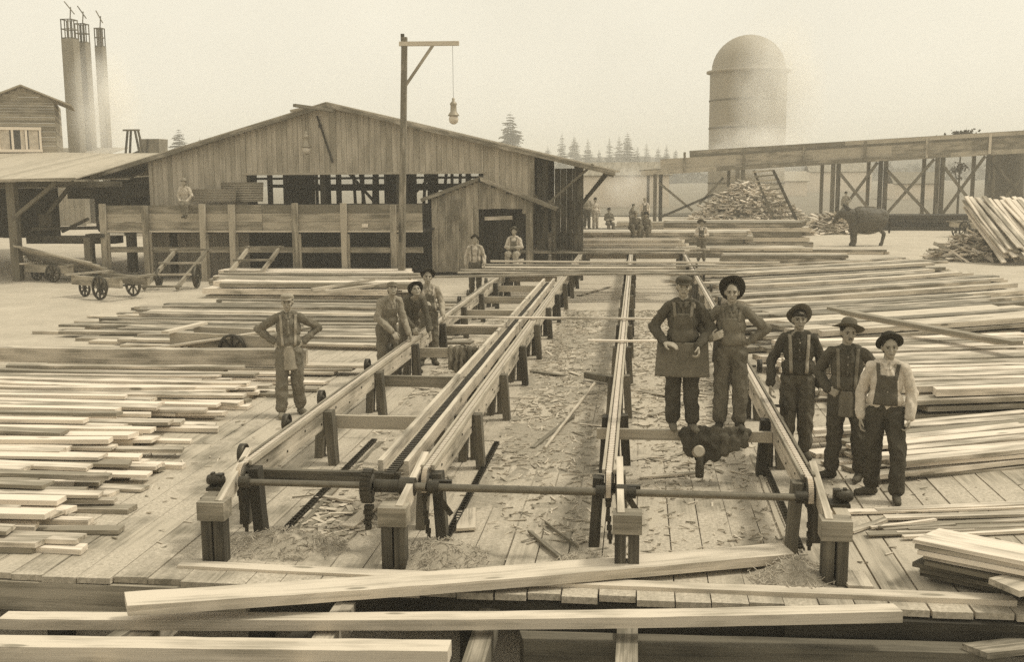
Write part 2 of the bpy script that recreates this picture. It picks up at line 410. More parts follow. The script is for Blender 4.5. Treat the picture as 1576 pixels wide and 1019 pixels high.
# head shaft with couplings, bearings and the big sprocket
ZS, YS = .60, 9.33
b = MB()
for x0, x1, r in ((-3.66, -2.42, .031), (-2.1, -1.92, .04), (-1.86, -.33, .036), (-.1, 1.44, .033)):
    b = MB(); b.cyl((x0, YS, ZS), (x1, YS, ZS), r, n=16); tb(b, 'head_shaft', 'pipe')
b = MB()
for x0, x1, r in ((-3.70, -3.60, .055), (-2.40, -2.14, .06), (-2.16, -2.02, .085), (-1.90, -1.80, .06), (-.36, -.28, .06), (-.17, -.08, .075), (-.08, .0, .052), (1.40, 1.50, .055)):
    b = MB(); b.cyl((x0, YS, ZS), (x1, YS, ZS), r, n=16); tb(b, 'coupling', 'iron')
b = MB()
n = 12
for x0 in (-2.46,):
    b.lathe([(0, -.04), (.115, -.04), (.115, .04), (0, .04)], (x0, YS, ZS-.01), 'X', 24)
    for i in range(n):
        t = 2*math.pi*i/n; b.box((x0, YS+math.cos(t)*.12, ZS-.01+math.sin(t)*.12), (.05, .05, .05))
for i in range(12):
    t = i/11*math.pi; b.box((x0, YS-math.sin(t)*.145, ZS+.0-math.cos(t)*-.14), (.09, .055, .035))
for i in range(5): b.box((x0+.005*(-1)**i, YS-.02-.01*i, ZS-.20-.045*i), (.085-.008*i, .05, .04))
tb(b, 'big_sprocket', 'iron')
for (x0, z0) in ((-1.72, .45), (.02, .52)):
    b = MB(); b.bar((x0, 9.5, z0-.16), (x0-.15, 9.42, z0+.1), .03, .05); b.bar((x0-.16, 9.45, .62), (x0+.02, 9.45, .62), .05, .03); tb(b, 'bearing_bracket', 'iron')
# rollers hung outside the outer rails
def roller(xx, yy, s, r=.105):
    b = MB(); b.lathe([(0, -.028), (r*.35, -.028), (r*.4, -.01), (r*.82, -.01), (r*.86, -.03), (r, -.03), (r, .03), (r*.86, .03), (r*.82, .01), (r*.4, .01), (r*.35, .03), (0, .03)], (xx, yy, ZR-.05), 'X', 24)
    w = tb(b, 'roller', 'iron')
    b = MB(); b.cyl((xx-.05, yy, ZR-.05), (xx+s*-.16, yy, ZR-.05), .018, n=8); tb2(b, 'axle', 'iron', w)
for yy in (10.14, 11.5, 12.86, 15.18, 16.65, 18.9, 21.3, 23.37, 24.67, 27.6): roller(-3.97, yy, -1)
for yy in (12.9, 15.6, 18.2, 20.9, 23.6, 26.3, 29.3, 33.0): roller(1.77, yy, 1, .10)
for (xx, yy) in ((-3.96, 9.38), (1.82, 9.42)):
    s = -1 if xx < 0 else 1
    b = MB(); b.lathe([(0, -.07), (.045, -.07), (.06, -.03), (.06, .05), (.035, .09), (0, .09)], (xx, yy, .60), 'X', 16); b.box((xx-s*.03, yy, .53), (.17, .20, .03)); b.box((xx-s*.05, yy, .60), (.06, .07, .12)); b.box((xx+s*.02, yy, .655), (.03, .05, .03))
    tb(b, 'end_bearing', 'iron')
    b = MB(); b.box((xx-s*.04, yy-.10, .50), (.12, .44, .04)); tb(b, 'bearing_shelf', 'weathered')

# ------------------------------------------------------------------ single boards
def board(p0, p1, w, t, m, label, group=None, name='lumber_board', seg=5, jit=.002, cat='board', up=(0, 0, 1), tone=None):
    p0 = Vector(p0); p1 = Vector(p1); c = (p0+p1)/2
    b = MB(); b.bar(p0, p1, w, t, up=up, seg=seg, jit=jit, tone=(random.uniform(.5, .75) if m == 'front_timber' else tone))
    d = (p1-p0).normalized(); sd_ = d.cross(Vector((0, 0, 1))); n4 = len(b.v)//4; bow = random.gauss(0, .006); kick = random.gauss(0, .010); cut = random.gauss(0, .10), random.gauss(0, .10)
    for i in range(n4):
        u = 2*i/(n4-1)-1; e = (1-u*u)
        for j in range(4):
            v = Vector(b.v[i*4+j])+Vector((0, 0, -abs(bow)*e*(p1-p0).length*.4))+sd_*(kick*e*(p1-p0).length*.3)
            if i in (0, n4-1): v += d*((1 if j in (1, 2) else -1)*w*cut[i > 0])
            b.v[i*4+j] = tuple(v)
    o = b.build(name, m, None, c); return tag(o, label, cat, group)
def Gz(x, y, z): return G(x, y, z)
XB = [  # boards lying across the rails: (px0,py0,px1,py1,width,thickness,label)
 (690, 488, 1030, 491, .10, .035, 'narrow pale board laid across all rails beside the apron man'),
 (698, 501, 775, 502, .08, .03, 'short pale stick lying across the left rail and the trough'),
 (905, 524, 1030, 525, .09, .03, 'narrow board laid across the third rail left of the apron man'),
 (560, 428, 1000, 420, .14, .045, 'long dark-edged plank in front of the other crosswise boards, by the white-shirted man'),
]
for a in XB:
    p0 = G(a[0], a[1], .76); p1 = G(a[2], a[3], .76)
    board(p0, p1, a[4], a[5], 'fresh', a[6])
grp = 'boards laid side by side across the far rails'
for i in range(7):
    y = 28.9+i*.42; x0 = -4.9+random.uniform(-.2, .25)+i*.05; x1 = random.choice((.6, 2.6, 2.9, 1.0))+random.uniform(-.3, .3)
    board((x0, y, .765+.03*(i % 2)), (x1, y+random.uniform(-.1, .1), .765+.03*(i % 2)), .24, .04, 'sawn', 'pale board in the middle raft of boards laid across the far rails', grp)
board(G(755, 402, .8), G(1200, 404, .8), .16, .05, 'sawn', 'longest crosswise board, sticking out past the right rail by the boy in a wide hat')
for i in range(6):
    board((-4.1+random.uniform(-.3, .2), 36.4+i*.36, .78+.03*(i % 2)), (2.0+random.uniform(-.5, .5), 36.5+i*.36, .78+.03*(i % 2)), .2, .045, 'sawn', 'plank in the farther raft of boards laid across the rails', 'planks of the farther raft')
for i in range(6):
    board((-4.5, 39.6+i*.3, .82+.12*(i % 2)), (1.6+random.uniform(-.2, .2), 39.7+i*.3, .82+.12*(i % 2)), .26, .1, 'sawn', 'thick timber at the far end of the sorting table', 'thick timbers at the far table end')

# foreground timbers over the pit
fr = lambda a, b_, w, t, z, lab, m='front_timber', j=.003: board(G(*a, z), G(*b_, z), w, t, m, lab, name='timber', cat='timber', seg=22, jit=j)
J = 'joist running out over the dark pit towards the viewer, '
for xj, lab in ((-3.93, J+'leftmost of four'), (-2.45, J+'second from left'), (-1.22, J+'third from left'), (-.06, J+'rightmost of four')):
    board((xj, 9.0, -.26), (xj+.04, 5.4, -.26), .17, .2, 'sawn', lab, 'joists under the front timbers', name='joist', cat='joist', seg=8, jit=.005)
board((-4.25, 9.0, -.5), (-4.9, 5.4, -.45), .12, .12, 'weathered', 'thin dark pole slanting over the pit at lower left', name='pole_timber', cat='timber')
board((-2.75, 8.8, -.42), (-3.0, 5.4, -.42), .14, .14, 'dark_timber', 'dark sleeper deep in the pit left of middle', name='timber', cat='timber')
board((-9, 7.9, -.5), (-4.5, 7.85, -.48), .2, .18, 'weathered', 'pale sleeper in the pit under the left deck edge', name='timber', cat='timber')
board((-.9, 8.05, -.36), (2.85, 8.2, -.36), .2, .28, 'grey_timber', 'dark squared beam under the right deck edge', name='timber', cat='timber', seg=10)
board((-.7, 7.45, -.62), (3.2, 7.6, -.62), .25, .2, 'dark_timber', 'lowest dark beam at lower right in the pit', name='timber', cat='timber', seg=10)
P0 = G(278, 874, -.02); P1 = G(1560, 928, -.0)
board(P0, P1, .14, .09, 'front_timber', 'long light timber crosswise at the deck edge under the slanting plank', name='timber', cat='timber', seg=24, jit=.002)
q0 = G(194, 930, .10); q1 = G(1212, 851, .10)
board(q0, q1, .30, .085, 'front_timber', 'wide rough plank slanting over the front timbers', name='plank', cat='plank', seg=30, jit=.003)
board(G(6, 955, -.12), GY(1382, 944, 8.13), .16, .088, 'front_timber', 'second timber from the bottom edge, lying crosswise on the joists', name='timber', cat='timber', seg=30, jit=.002)
board(G(-60, 998, -.08), G(692, 1006, -.08), .20, .12, 'front_timber', 'nearest timber at the bottom left edge of the picture', name='timber', cat='timber', seg=20, jit=.0025)

# scraps lying about the table
SC = [(820, 690, 882, 640, .06, 'thin stick'), (718, 785, 717, 815, .19, 'short pale block end'), (1310, 880, 1325, 905, .2, 'pale offcut beside the right head block'),
 (1310, 818, 1362, 800, .07, 'short batten pointing at the right head block'), (815, 818, 862, 858, .035, 'thin split stick'), (840, 805, 890, 842, .02, 'hair-thin split stick'),
 (1000, 640, 1060, 618, .09, 'pale stick under the apron man'), (985, 602, 1035, 610, .12, 'pale board piece behind the apron man'), (500, 765, 545, 772, .05, 'dark curled strip under the head shaft'),
 (820, 572, 870, 578, .11, 'curved pale slab'), (985, 735, 1070, 728, .06, 'long thin batten under the coats'), (890, 455, 940, 440, .1, 'old grey board lying between the middle rails'),
 (535, 812, 580, 775, .14, 'wide thin slab with a broken end'), (1330, 640, 1372, 645, .1, 'board end behind the striding man')]
for a in SC:
    board(G(a[0], a[1], .025), G(a[2], a[3], .035), a[4], .025, 'sawn', a[5]+' lying on the deck', name='wood_scrap', cat='scrap', jit=.004)
# broom
br = thing('push_broom', 'broom lying between the middle rails with dark wide head', 'broom', G(915, 590, .05))
o0 = G(915, 590, .05)
b = MB(); b.cyl(G(838, 690, .03)-o0, G(915, 590, .12)-o0, .022, n=8); b.build('handle', 'sawn', br)
b = MB(); b.bar(G(902, 577, .1)-o0, G(936, 584, .1)-o0, .1, .1); b.build('head', 'grey_timber', br)

# sawdust drifts and heaps
def heap(cx, cy, rx, ry, h, m='sawdust', name='sawdust_heap', lab=None, seed=0):
    n, k = 40, 16; vs = []; 
    for j in range(k+1):
        for i in range(n):
            t = 2*math.pi*i/n; r = j/k; q = 1+.25*noise.noise(Vector((math.cos(t)*2, math.sin(t)*2, seed)))
            x = cx+math.cos(t)*rx*r*q; y = cy+math.sin(t)*ry*r*q
            z = h*math.exp(-3.2*r*r)*(1+.35*noise.noise(Vector((x*5, y*5, seed)))) + .02*noise.noise(Vector((x*18, y*18, 1))) - .02*r - (.0)
            vs.append((x, y, max(z, -.03)))
    fs = [[j*n+i, j*n+(i+1) % n, (j+1)*n+(i+1) % n, (j+1)*n+i] for j in range(k) for i in range(n)]
    b = MB(); b.add(vs, fs, None, .5, True)
    for _ in range(int(220*rx*ry/.2)):      # shreds of bark on top
        t = random.uniform(0, 6.28); r = math.sqrt(random.random())*.85; x = cx+math.cos(t)*rx*r; y = cy+math.sin(t)*ry*r; z = h*math.exp(-3.2*r*r)+.012
        l = random.uniform(.03, .10); a = random.uniform(0, 3.14); b.bar((x-math.cos(a)*l/2, y-math.sin(a)*l/2, z), (x+math.cos(a)*l/2, y+math.sin(a)*l/2, z+random.uniform(-.02, .03)), .008, .004)
    o = b.build(name, m); tag(o, lab, 'sawdust', kind='stuff')
# uneven layer of trodden sawdust and bark between the rails
def cover(x0, x1, y0, y1, thr, seed):
    nx = int((x1-x0)/.045); ny = int((y1-y0)/.07); vs = []
    for j in range(ny+1):
        for i in range(nx+1):
            x = x0+(x1-x0)*i/nx; y = y0+(y1-y0)*j/ny
            n1 = noise.noise(Vector((x*1.3, y*.55, seed))); n2 = noise.noise(Vector((x*5, y*3.2, seed))); n3 = noise.noise(Vector((x*15, y*9, 1)))
            e = min(1, (x-x0)/.2, (x1-x)/.2, (y-y0)/.8)
            vs.append((x, y, -.012+.030*(n1+thr)+.016*n2+.010*n3-.03*(1-e)))
    mb = MB(); mb.add(vs, [[j*(nx+1)+i, j*(nx+1)+i+1, (j+1)*(nx+1)+i+1, (j+1)*(nx+1)+i] for j in range(ny) for i in range(nx)], None, .5, True); return mb
tag(cover(-3.6, -2.0, 10.2, 27, .35, 3).build('sawdust_cover', 'sawdust'), 'trodden sawdust and bark under the left rails', 'sawdust', kind='stuff')
tag(cover(-1.95, -.3, 9.8, 27, .40, 5).build('sawdust_cover', 'sawdust'), 'trodden sawdust and bark down the middle aisle', 'sawdust', kind='stuff')
tag(cover(-.25, 1.5, 10.8, 27, .30, 8).build('sawdust_cover', 'sawdust'), 'trodden sawdust and bark in the right aisle', 'sawdust', kind='stuff')
heap(-3.25, 9.25, .75, .42, .17, lab='loose sawdust heaped round the left head posts', seed=1)
heap(-1.75, 9.1, .55, .40, .18, lab='loose sawdust heaped at the second head post', seed=2)
heap(-.42, 9.0, .42, .35, .13, lab='loose sawdust heaped at the third head post', seed=3)
heap(1.35, 8.95, .45, .42, .16, lab='loose sawdust heaped at the right head post', seed=4)
b = MB()
def debris(n, x0, x1, y0, y1, lmax=.35, wmax=.05, den=None):
    for _ in range(n):
        x = random.uniform(x0, x1); y = random.uniform(y0, y1)
        if noise.noise(Vector((x*.9, y*.5, 9))) < random.uniform(-.5, .3): continue
        l = random.uniform(.06, lmax)*random.random()**.5; a = random.gauss(0, .6) if random.random() < .6 else random.uniform(0, 3.14)
        z = random.uniform(.004, .02)
        c = Vector((math.cos(a), math.sin(a), 0))*l/2; p = Vector((x, y, z)); q = Vector((0, 0, random.uniform(-.003, .015)))
        b.bar(p-c-q, p+c+q, random.uniform(.01, wmax), random.uniform(.004, .014))
debris(800, -3.6, -2.1, 10, 27, .25, .03); debris(2300, -1.85, -.4, 9.6, 27, .22, .022); debris(1900, -.1, 1.4, 12, 27, .3, .03); debris(260, -.15, 1.45, 9.3, 12, .16, .02); debris(2500, -1.85, 1.4, 9.6, 27, .08, .01); debris(350, -3.4, -2.5, 9.6, 12, .4, .07); debris(420, -3.5, -2.6, 16, 22, .6, .10); debris(200, -.1, 1.4, 12.5, 27, .8, .1); debris(120, -1.8, -.4, 13, 26, .6, .09)
debris(350, -9, -4.2, 8.6, 16, .12, .02); debris(300, 1.8, 5, 8.6, 16, .12, .02)
tag(b.build('wood_litter', 'litter'), 'splinters, bark strips and chips scattered over the deck', 'litter', kind='stuff')
# ------------------------------------------------------------------ lumber piles, every board an object
def interp(pts, v):
    if v <= pts[0][0]: return pts[0][1]
    for a, c in zip(pts, pts[1:]):
        if v <= c[0]: return a[1]+(c[1]-a[1])*(v-a[0])/(c[0]-a[0])
    return pts[-1][1]
def pile(o, ang, vlen, sp, layers, ustart, ulen, label, group, m='sawn', t=.038, stag=.45, step=.25, endside=-1, jang=.012, z0=0.0, name='lumber_board', cat='board', fill=0.0):
    """rows of boards along direction ang from the origin line; ustart(v) = where the visible ends lie"""
    U_ = Vector((math.cos(ang), math.sin(ang), 0)); V_ = Vector((-math.sin(ang), math.cos(ang), 0)); o = Vector(o); v = 0
    while v < vlen:
        k = layers(v); w = sp*max(fill, random.uniform(.70, .92))
        for j in range(k):
            e = ustart(v) + (-endside)*0 
            off = random.uniform(-stag, stag)+j*step
            l = ulen*random.uniform(.85, 1.0)
            if endside < 0: u0 = e+off; u1 = u0+l            # visible ends at the low-u side
            else: u1 = e-off; u0 = u1-l
            tt = t*random.uniform(.75, 1.25)
            z = z0+.028+j*(t*1.3)+random.uniform(0, .006)
            da = random.gauss(0, jang)*(3 if random.random() < .1 else 1); vv = v+random.uniform(-.07, .07)*(fill == 0)
            p0 = o+V_*(vv-da*l/2)+U_*u0+Vector((0, 0, z)); p1 = o+V_*(vv+da*l/2)+U_*u1+Vector((0, 0, z+random.uniform(-.008, .012)))
            board(p0, p1, w*(1 if fill and j < k-1 else random.choice((1, 1, .8, .6))), tt, m, label, group, seg=6, jit=.0025, name=name, cat=cat)
        v += sp
LE = [(8.75, -5.6), (9.5, -5.5), (10.65, -5.6), (12, -5.9), (13.3, -6.3), (14.5, -6.2), (15.6, -5.9), (17.2, -5.9)]
pile((0, 8.9, 0), 0, 8.4, .25, lambda v: random.choice((3, 4, 4)), lambda v: interp(LE, v+8.85)+.15, 4.9, 'pale sawn board in the ragged-ended heap at the left edge, nearest the viewer', 'boards of the near left heap', 'fresh', endside=1, step=.30, stag=.65, jang=.03, t=.046)
board((-12.5, 17.75, .30), (-5.75, 17.85, .30), .24, .26, 'sawn', 'big squared timber along the back of the near left heap', name='timber', cat='timber', seg=10, jit=.004)
for i in range(3): board((-10.5, 17.6+.1*i, .06+.045*i), (-5.2+.3*i, 17.7+.1*i, .06+.045*i), .3, .04, 'sawn', 'board sticking out beneath the squared timber beside the man in the short apron', 'boards beneath the squared timber')
pile((0, 20.6, 0), 0, 7.2, .36, lambda v: random.choice((2, 2, 3)), lambda v: interp([(0, -10.2), (1.2, -12.4), (3, -12.8), (7, -12.0)], v), 7.6, 'long board in the wide low pile behind the man in the short apron', 'boards of the wide low left pile', 'sawn', stag=.9, step=.3, t=.055, jang=.02)
pile((0, 29.2, 0), 0, 4.4, .55, lambda v: 3, lambda v: interp([(0, -12.2), (4, -13.6)], v), 6.4, 'thick plank in the neat stack in front of the plank bin', 'thick planks in front of the bin', 'fresh', t=.13, stag=.25, step=.1, jang=.004, name='thick_plank', cat='plank')
pile((2.9, 25.2, 0), rad(31), 9.6, .34, lambda v: random.choice((2, 2, 3)), lambda v: v*.42+(-.3 if v < 3 else 0), 9.5, 'long weathered board in the far right spread of lumber before the horse', 'boards of the far right spread', 'sawn', stag=.9, step=.12, z0=.08, t=.095, jang=.008, fill=.97)
pile((2.75, 20.2, 0), rad(27), 4.2, .36, lambda v: 4, lambda v: -.1+v*.2, 7.0, 'board in the middle right pile behind the five men', 'boards of the middle right pile', 'sawn', t=.085, stag=.7, step=.15, z0=.05, jang=.01, fill=.96, name='plank', cat='plank')
pile((3.3, 14.7, 0), rad(14), 4.6, .34, lambda v: 4, lambda v: .1, 5.0, 'board in the thick right pile beside the man in the white shirt and overalls', 'boards of the thick right pile', 'fresh', t=.08, stag=.5, step=.1, z0=.12, jang=.01, fill=.96, name='plank', cat='plank')
for i in range(3): board((3.3+i*1.2, 14.6+.3*i, .05), (4.0+i*1.2, 18.6+.3*i, .05), .15, .12, 'dark_timber', 'dark bearer under the thick right pile', 'bearers under the thick right pile', name='bearer', cat='bearer')
pile((2.75, 12.05, 0), rad(23), 1.7, .22, lambda v: 4, lambda v: .05, 3.6, 'board in the small low stack at the right edge, behind the last man', 'boards of the small right stack', 'fresh', stag=.35, step=.1, t=.045, jang=.03)
pile((2.45, 10.0, 0), rad(13), .95, .12, lambda v: 1, lambda v: 0, 3.4, 'thin lath in the loose bundle at the right edge in front of the last man', 'laths of the loose right bundle', 'fresh', t=.02, stag=.35, jang=.05, name='lath', cat='lath')
for i in range(3): board(G(1340+i*20, 812+i*4, .03), G(1440+i*30, 800+i*8, .05), .04, .02, 'fresh', 'stray lath by the loose right bundle', 'stray laths')
a_top = G(1428, 826, .36)
for i in range(8):
    a = a_top+Vector((random.uniform(-.03, .06), random.uniform(-.02, .03), -.042*i)); d = Vector((math.cos(rad(-30)), math.sin(rad(-30)), 0))
    board(a, a+d*2.4, .42-.01*i, .036, 'fresh' if i < 4 else 'grey_timber', 'wide board in the squared stack at the lower right edge', 'boards of the lower right stack')
board(G(1545, 905, .2), G(1640, 880, .2), .3, .05, 'sawn', 'board end at the far lower right corner, on top', name='lumber_board'); board(G(1500, 1003, -.2), G(1640, 985, -.2), .2, .05, 'sawn', 'board end at the bottom right corner of the picture')
board(G(1278, 474, .75), G(1566, 528, .72), .2, .06, 'fresh', 'pale plank slanting down across the right piles above the hatted men'); board(G(1300, 482, .68), G(1540, 528, .66), .2, .05, 'sawn', 'darker plank just under the slanting pale plank on the right piles')
# slanting boards resting on a cart, left
for i in range(4): board(G(150, 549, .12)+Vector((.02*i, .12*i, 0)), G(425, 508, .62)+Vector((.2*i, .12*i, .0)), .16, .035, 'sawn', 'board slanting up onto the low cart behind the near left heap', 'boards slanting onto the cart')
board(G(76, 552, .06), G(140, 536, .22), .14, .05, 'sawn', 'short block board propped at the foot of the slanting boards')
board(G(130, 540, .2), G(172, 556, .05), .12, .04, 'sawn', 'short board crossing the foot of the slanting boards')
for i, q in enumerate(((480, 446, 575, 430), (500, 449, 600, 436))): board(G(q[0], q[1], .4), G(q[2], q[3], .55), .12, .07, 'sawn', ('stick', 'lower stick')[i]+' lying aslant on the wide low left pile')

# ------------------------------------------------------------------ carts
def wheel(name, par, c, r, w=.06, n=8, m='iron', axis='X'):
    c = Vector(c); b = MB(); b.lathe([(r*.86, -w/2), (r, -w/2), (r, w/2), (r*.86, w/2), (r*.86, -w/2)], (0, 0, 0), 'X', 28); b.lathe([(0, -w*.8), (r*.18, -w*.8), (r*.18, w*.8), (0, w*.8)], (0, 0, 0), 'X', 12)
    for i in range(n):
        t = 2*math.pi*i/n; b.bar((0, math.cos(t)*r*.15, math.sin(t)*r*.15), (0, math.cos(t)*r*.88, math.sin(t)*r*.88), .03, .045, up=(1, 0, 0))
    return b.build(name, m, par, at=c)
def cart(loc, rz, label, L_=1.9, wd=.95, pitch=0, r=.30):
    c = thing('lumber_cart', label, 'cart', loc, rz); c.rotation_euler.x = pitch
    for s in (-1, 1):
        b = MB(); b.bar((s*wd/2, -L_/2, r*1.45), (s*wd/2, L_/2, r*1.45), .09, .26, seg=3, jit=.004); b.build('side_beam', 'weathered', c)
        wheel('wheel', c, (s*(wd/2+.1), -L_*.12, r), r); wheel('wheel', c, (s*(wd/2-.16), L_*.36, r*.75), r*.75)
    for y in (-L_/2+.05, L_/2-.05): b = MB(); b.bar((-wd/2-.25, y, r*1.45+.16), (wd/2+.25, y, r*1.45+.16), .16, .05); b.build('bolster', 'sawn', c)
    b = MB(); b.cyl((-wd/2-.13, -L_*.12, r), (wd/2+.13, -L_*.12, r), .03); b.build('axle', 'iron', c)
    return c
cart((-15.1, 29.0, 0), rad(62), 'four-wheeled lumber cart standing in the open dirt at left', 2.3, .9, r=.34)
cart((-7.6, 19.2, 0), rad(80), 'low cart half hidden under slanting boards', 2.2, .8, r=.28)
cart((-19.3, 33.6, 0), rad(75), 'cart in the shade under the left shed roof', 2.0, .8)
cart((3.9+13.4, 58, 0), rad(20), 'wagon box on wheels behind the horse', 2.2, 1.3, r=.45)
def skid(px, py, y, label, W_=1.0, wl=True):
    p = GY(px, py, y); c = thing('ladder_truck', label, 'lumber truck', (p.x, y, 0), rad(8)); h = 1.15
    for s in (-1, 1): b = MB(); b.bar((s*W_/2-.3, -.7, .08), (s*W_/2+.35, .7, h), .08, .12); b.build('side_rail', 'weathered', c)
    for k in (.0, .3, .6, .95): b = MB(); x = -.3+.65*k; b.bar((x-W_/2-.15, -.7+1.4*k, .14+1.07*k), (x+W_/2+.15, -.7+1.4*k, .14+1.07*k), .10, .06); b.build('rung', 'sawn', c)
    if wl: wheel('wheel', c, (W_/2+.1, .1, .36), .34, .09); wheel('wheel', c, (-W_/2-.0, -.1, .34), .3, .07)
    return c
skid(272, 445, 31.4, 'ladder-like lumber truck leaning with its wheel in front of the bin')
skid(385, 415, 32.6, 'second ladder-like truck behind the stack of thick planks', wl=False)

# ------------------------------------------------------------------ sawmill: gabled hall with a long opening
def boards_wall(b, x0, x1, y, zlo, ztop, w=.2, th=.03):
    x = x0
    while x < x1-.02:
        ww = min(w*random.uniform(.85, 1.1), x1-x); xm = x+ww/2
        lo = zlo(xm) if callable(zlo) else zlo; hi = ztop(xm) if callable(ztop) else ztop
        if hi-lo > .05: b.bar((xm, y+random.uniform(-.006, .006), lo+random.uniform(-.015, .015)), (xm, y+random.uniform(-.006, .006), hi), ww-.008, th, up=(0, 1, 0), seg=2, jit=.001, tone=random.uniform(.33, .67))
        x += ww
MY = 36.5
mill = thing('sawmill', 'large low gabled mill hall with vertical board front and a long open slot', 'building', (0, 0, 0))
RXR, RZR = -10.65, 5.85
def roofz(x): return RZR-(RXR-x)*.278 if x < RXR else RZR-(x-RXR)*.244
b = MB()
def slot(x): return -13.75 < x < -5.25
boards_wall(b, -17.2, -13.7, MY, 0, lambda x: roofz(x)-.05); boards_wall(b, -13.7, -5.3, MY, 3.52, lambda x: roofz(x)-.05); boards_wall(b, -5.3, -3.62, MY, 2.3, lambda x: roofz(x)-.05)
b.build('gable_wall', 'facade', mill)
b = MB(); b.bar((-13.8, MY-.03, 3.50), (-5.2, MY-.03, 3.50), .05, .07); b.bar((-17.22, MY-.04, .1), (-17.22, MY-.04, 4.0), .12, .08, up=(0, 1, 0)); b.bar((-3.6, MY-.04, 2.2), (-3.6, MY-.04, 4.05), .12, .08, up=(0, 1, 0)); b.build('trim', 'weathered', mill)
b = MB()
for xx in (-17.1, -13.7, -11, -8.3, -5.4): b.bar((xx, MY+.16, 0), (xx, MY+.16, roofz(xx)-.1), .16, .16, up=(0, 1, 0))
for i in range(22):
    xx = -13.5+i*.38+random.uniform(-.1, .1)
    if random.random() < .7: b.bar((xx, MY+random.uniform(1.5, 6), 0), (xx+random.uniform(-.05, .05), MY+random.uniform(1.5, 6), 4.4), .10, .10, up=(0, 1, 0))
b.bar((-13.8, MY+3, 3.05), (-5, MY+3, 3.05), .15, .12); b.bar((-13.8, MY+6, 2.9), (-5, MY+6, 2.9), .15, .16)
b.bar((-9, MY+4, 2.3), (-7, MY+4.2, 4.3), .1, .1); b.bar((-12, MY+5, 4.2), (-10.4, MY+5, 2.4), .1, .1)
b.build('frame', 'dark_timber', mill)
DEP = 9.5
b = MB()   # roofs: boards running down the slope
for (xa, xb, m) in ((RXR+.02, -.82, 1), (RXR, -19.3, -1)):
    y = MY-.35
    while y < MY+DEP:
        w = random.uniform(.26, .32); b.bar((xa, y+w/2, roofz(xa)+.06), (xb, y+w/2, roofz(xb)+.06+random.uniform(-.01, .01)), w-.006, .05, seg=5); y += w
b.build('roof', 'roofing', mill)
b = MB(); b.bar((RXR-.02, MY-.38, roofz(RXR)-.02), (-.8, MY-.38, roofz(-.8)-.02), .04, .14, seg=9, jit=.014); b.bar((RXR+.02, MY-.38, roofz(RXR)-.02), (-19.3, MY-.38, roofz(-19.3)-.02), .04, .14, seg=9, jit=.014); b.build('barge_board', 'sawn', mill)
# right end: posts, raking struts and the hanging back of the eave
b = MB(); boards_wall(b, -2.9, -1.95, MY+.6, .2, lambda x: 3.62); boards_wall(b, -3.5, -3.1, MY+.5, .2, 3.9); b.build('end_wall', 'grey_timber', mill)
b = MB(); b.bar((-3.3, MY, 2.25), (-1.55, MY-.1, 3.75), .08, .12, up=(0, 1, 0)); b.bar((-2.1, MY+.2, 2.2), (-.95, MY+.2, 3.55), .08, .10, up=(0, 1, 0)); b.bar((-2.25, MY+1.4, 2.1), (-1.15, MY+1.4, 3.5), .08, .10, up=(0, 1, 0))
b.bar((-2.05, MY+.3, 0), (-2.05, MY+.3, 3.7), .3, .3, up=(0, 1, 0)); b.bar((-2.9, MY+.1, 0), (-2.9, MY+.1, 2.4), .14, .14, up=(0, 1, 0)); b.bar((-1.2, MY-.1, 3.48), (-.85, MY-.1, 3.36), .3, .12)
b.build('strut', 'grey_timber', mill)
# back wall with holes of daylight, side walls closed above
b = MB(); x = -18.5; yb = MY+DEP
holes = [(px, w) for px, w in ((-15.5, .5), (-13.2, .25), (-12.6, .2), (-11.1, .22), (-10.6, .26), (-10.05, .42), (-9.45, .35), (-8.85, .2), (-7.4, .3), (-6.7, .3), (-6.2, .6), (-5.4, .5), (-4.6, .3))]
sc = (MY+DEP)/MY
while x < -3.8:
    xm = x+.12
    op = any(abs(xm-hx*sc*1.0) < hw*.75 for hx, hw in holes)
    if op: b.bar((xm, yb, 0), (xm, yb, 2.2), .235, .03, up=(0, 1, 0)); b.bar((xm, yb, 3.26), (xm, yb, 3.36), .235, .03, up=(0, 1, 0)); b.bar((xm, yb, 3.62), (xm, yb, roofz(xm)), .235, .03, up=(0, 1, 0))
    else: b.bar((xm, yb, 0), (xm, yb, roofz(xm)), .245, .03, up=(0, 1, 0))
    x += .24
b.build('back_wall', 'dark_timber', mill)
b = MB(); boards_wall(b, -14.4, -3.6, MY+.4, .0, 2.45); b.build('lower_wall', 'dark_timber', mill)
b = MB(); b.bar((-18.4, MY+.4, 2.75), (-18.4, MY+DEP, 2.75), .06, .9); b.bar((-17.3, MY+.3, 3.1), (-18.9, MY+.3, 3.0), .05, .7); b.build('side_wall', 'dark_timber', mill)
# corrugated sheets leaning in the opening
for (x0, x1, z0, z1, y, lab) in ((-14.6, -13.05, 2.55, 3.22, 36.25, 'right and upper'), (-15.7, -13.95, 2.55, 3.0, 36.0, 'left and lower')):
    b = MB(); n = 48; vs = []; 
    for j in range(n+1):
        z = z0+(z1-z0)*j/n; yy = y+.018*math.sin(j/n*math.pi*16)+.1*j/n
        vs += [(x0, yy, z), (x1, yy-.02, z)]
    b.add(vs, [[2*i, 2*i+1, 2*i+3, 2*i+2] for i in range(n)], None, .5, True); o = b.build('corrugated_sheet', 'tin', None, ((x0+x1)/2, y, z0)); md = o.modifiers.new('s', 'SOLIDIFY'); md.thickness = .003
    tag(o, lab+' corrugated iron sheet leaning on the mill front behind the seated man', 'metal sheet')
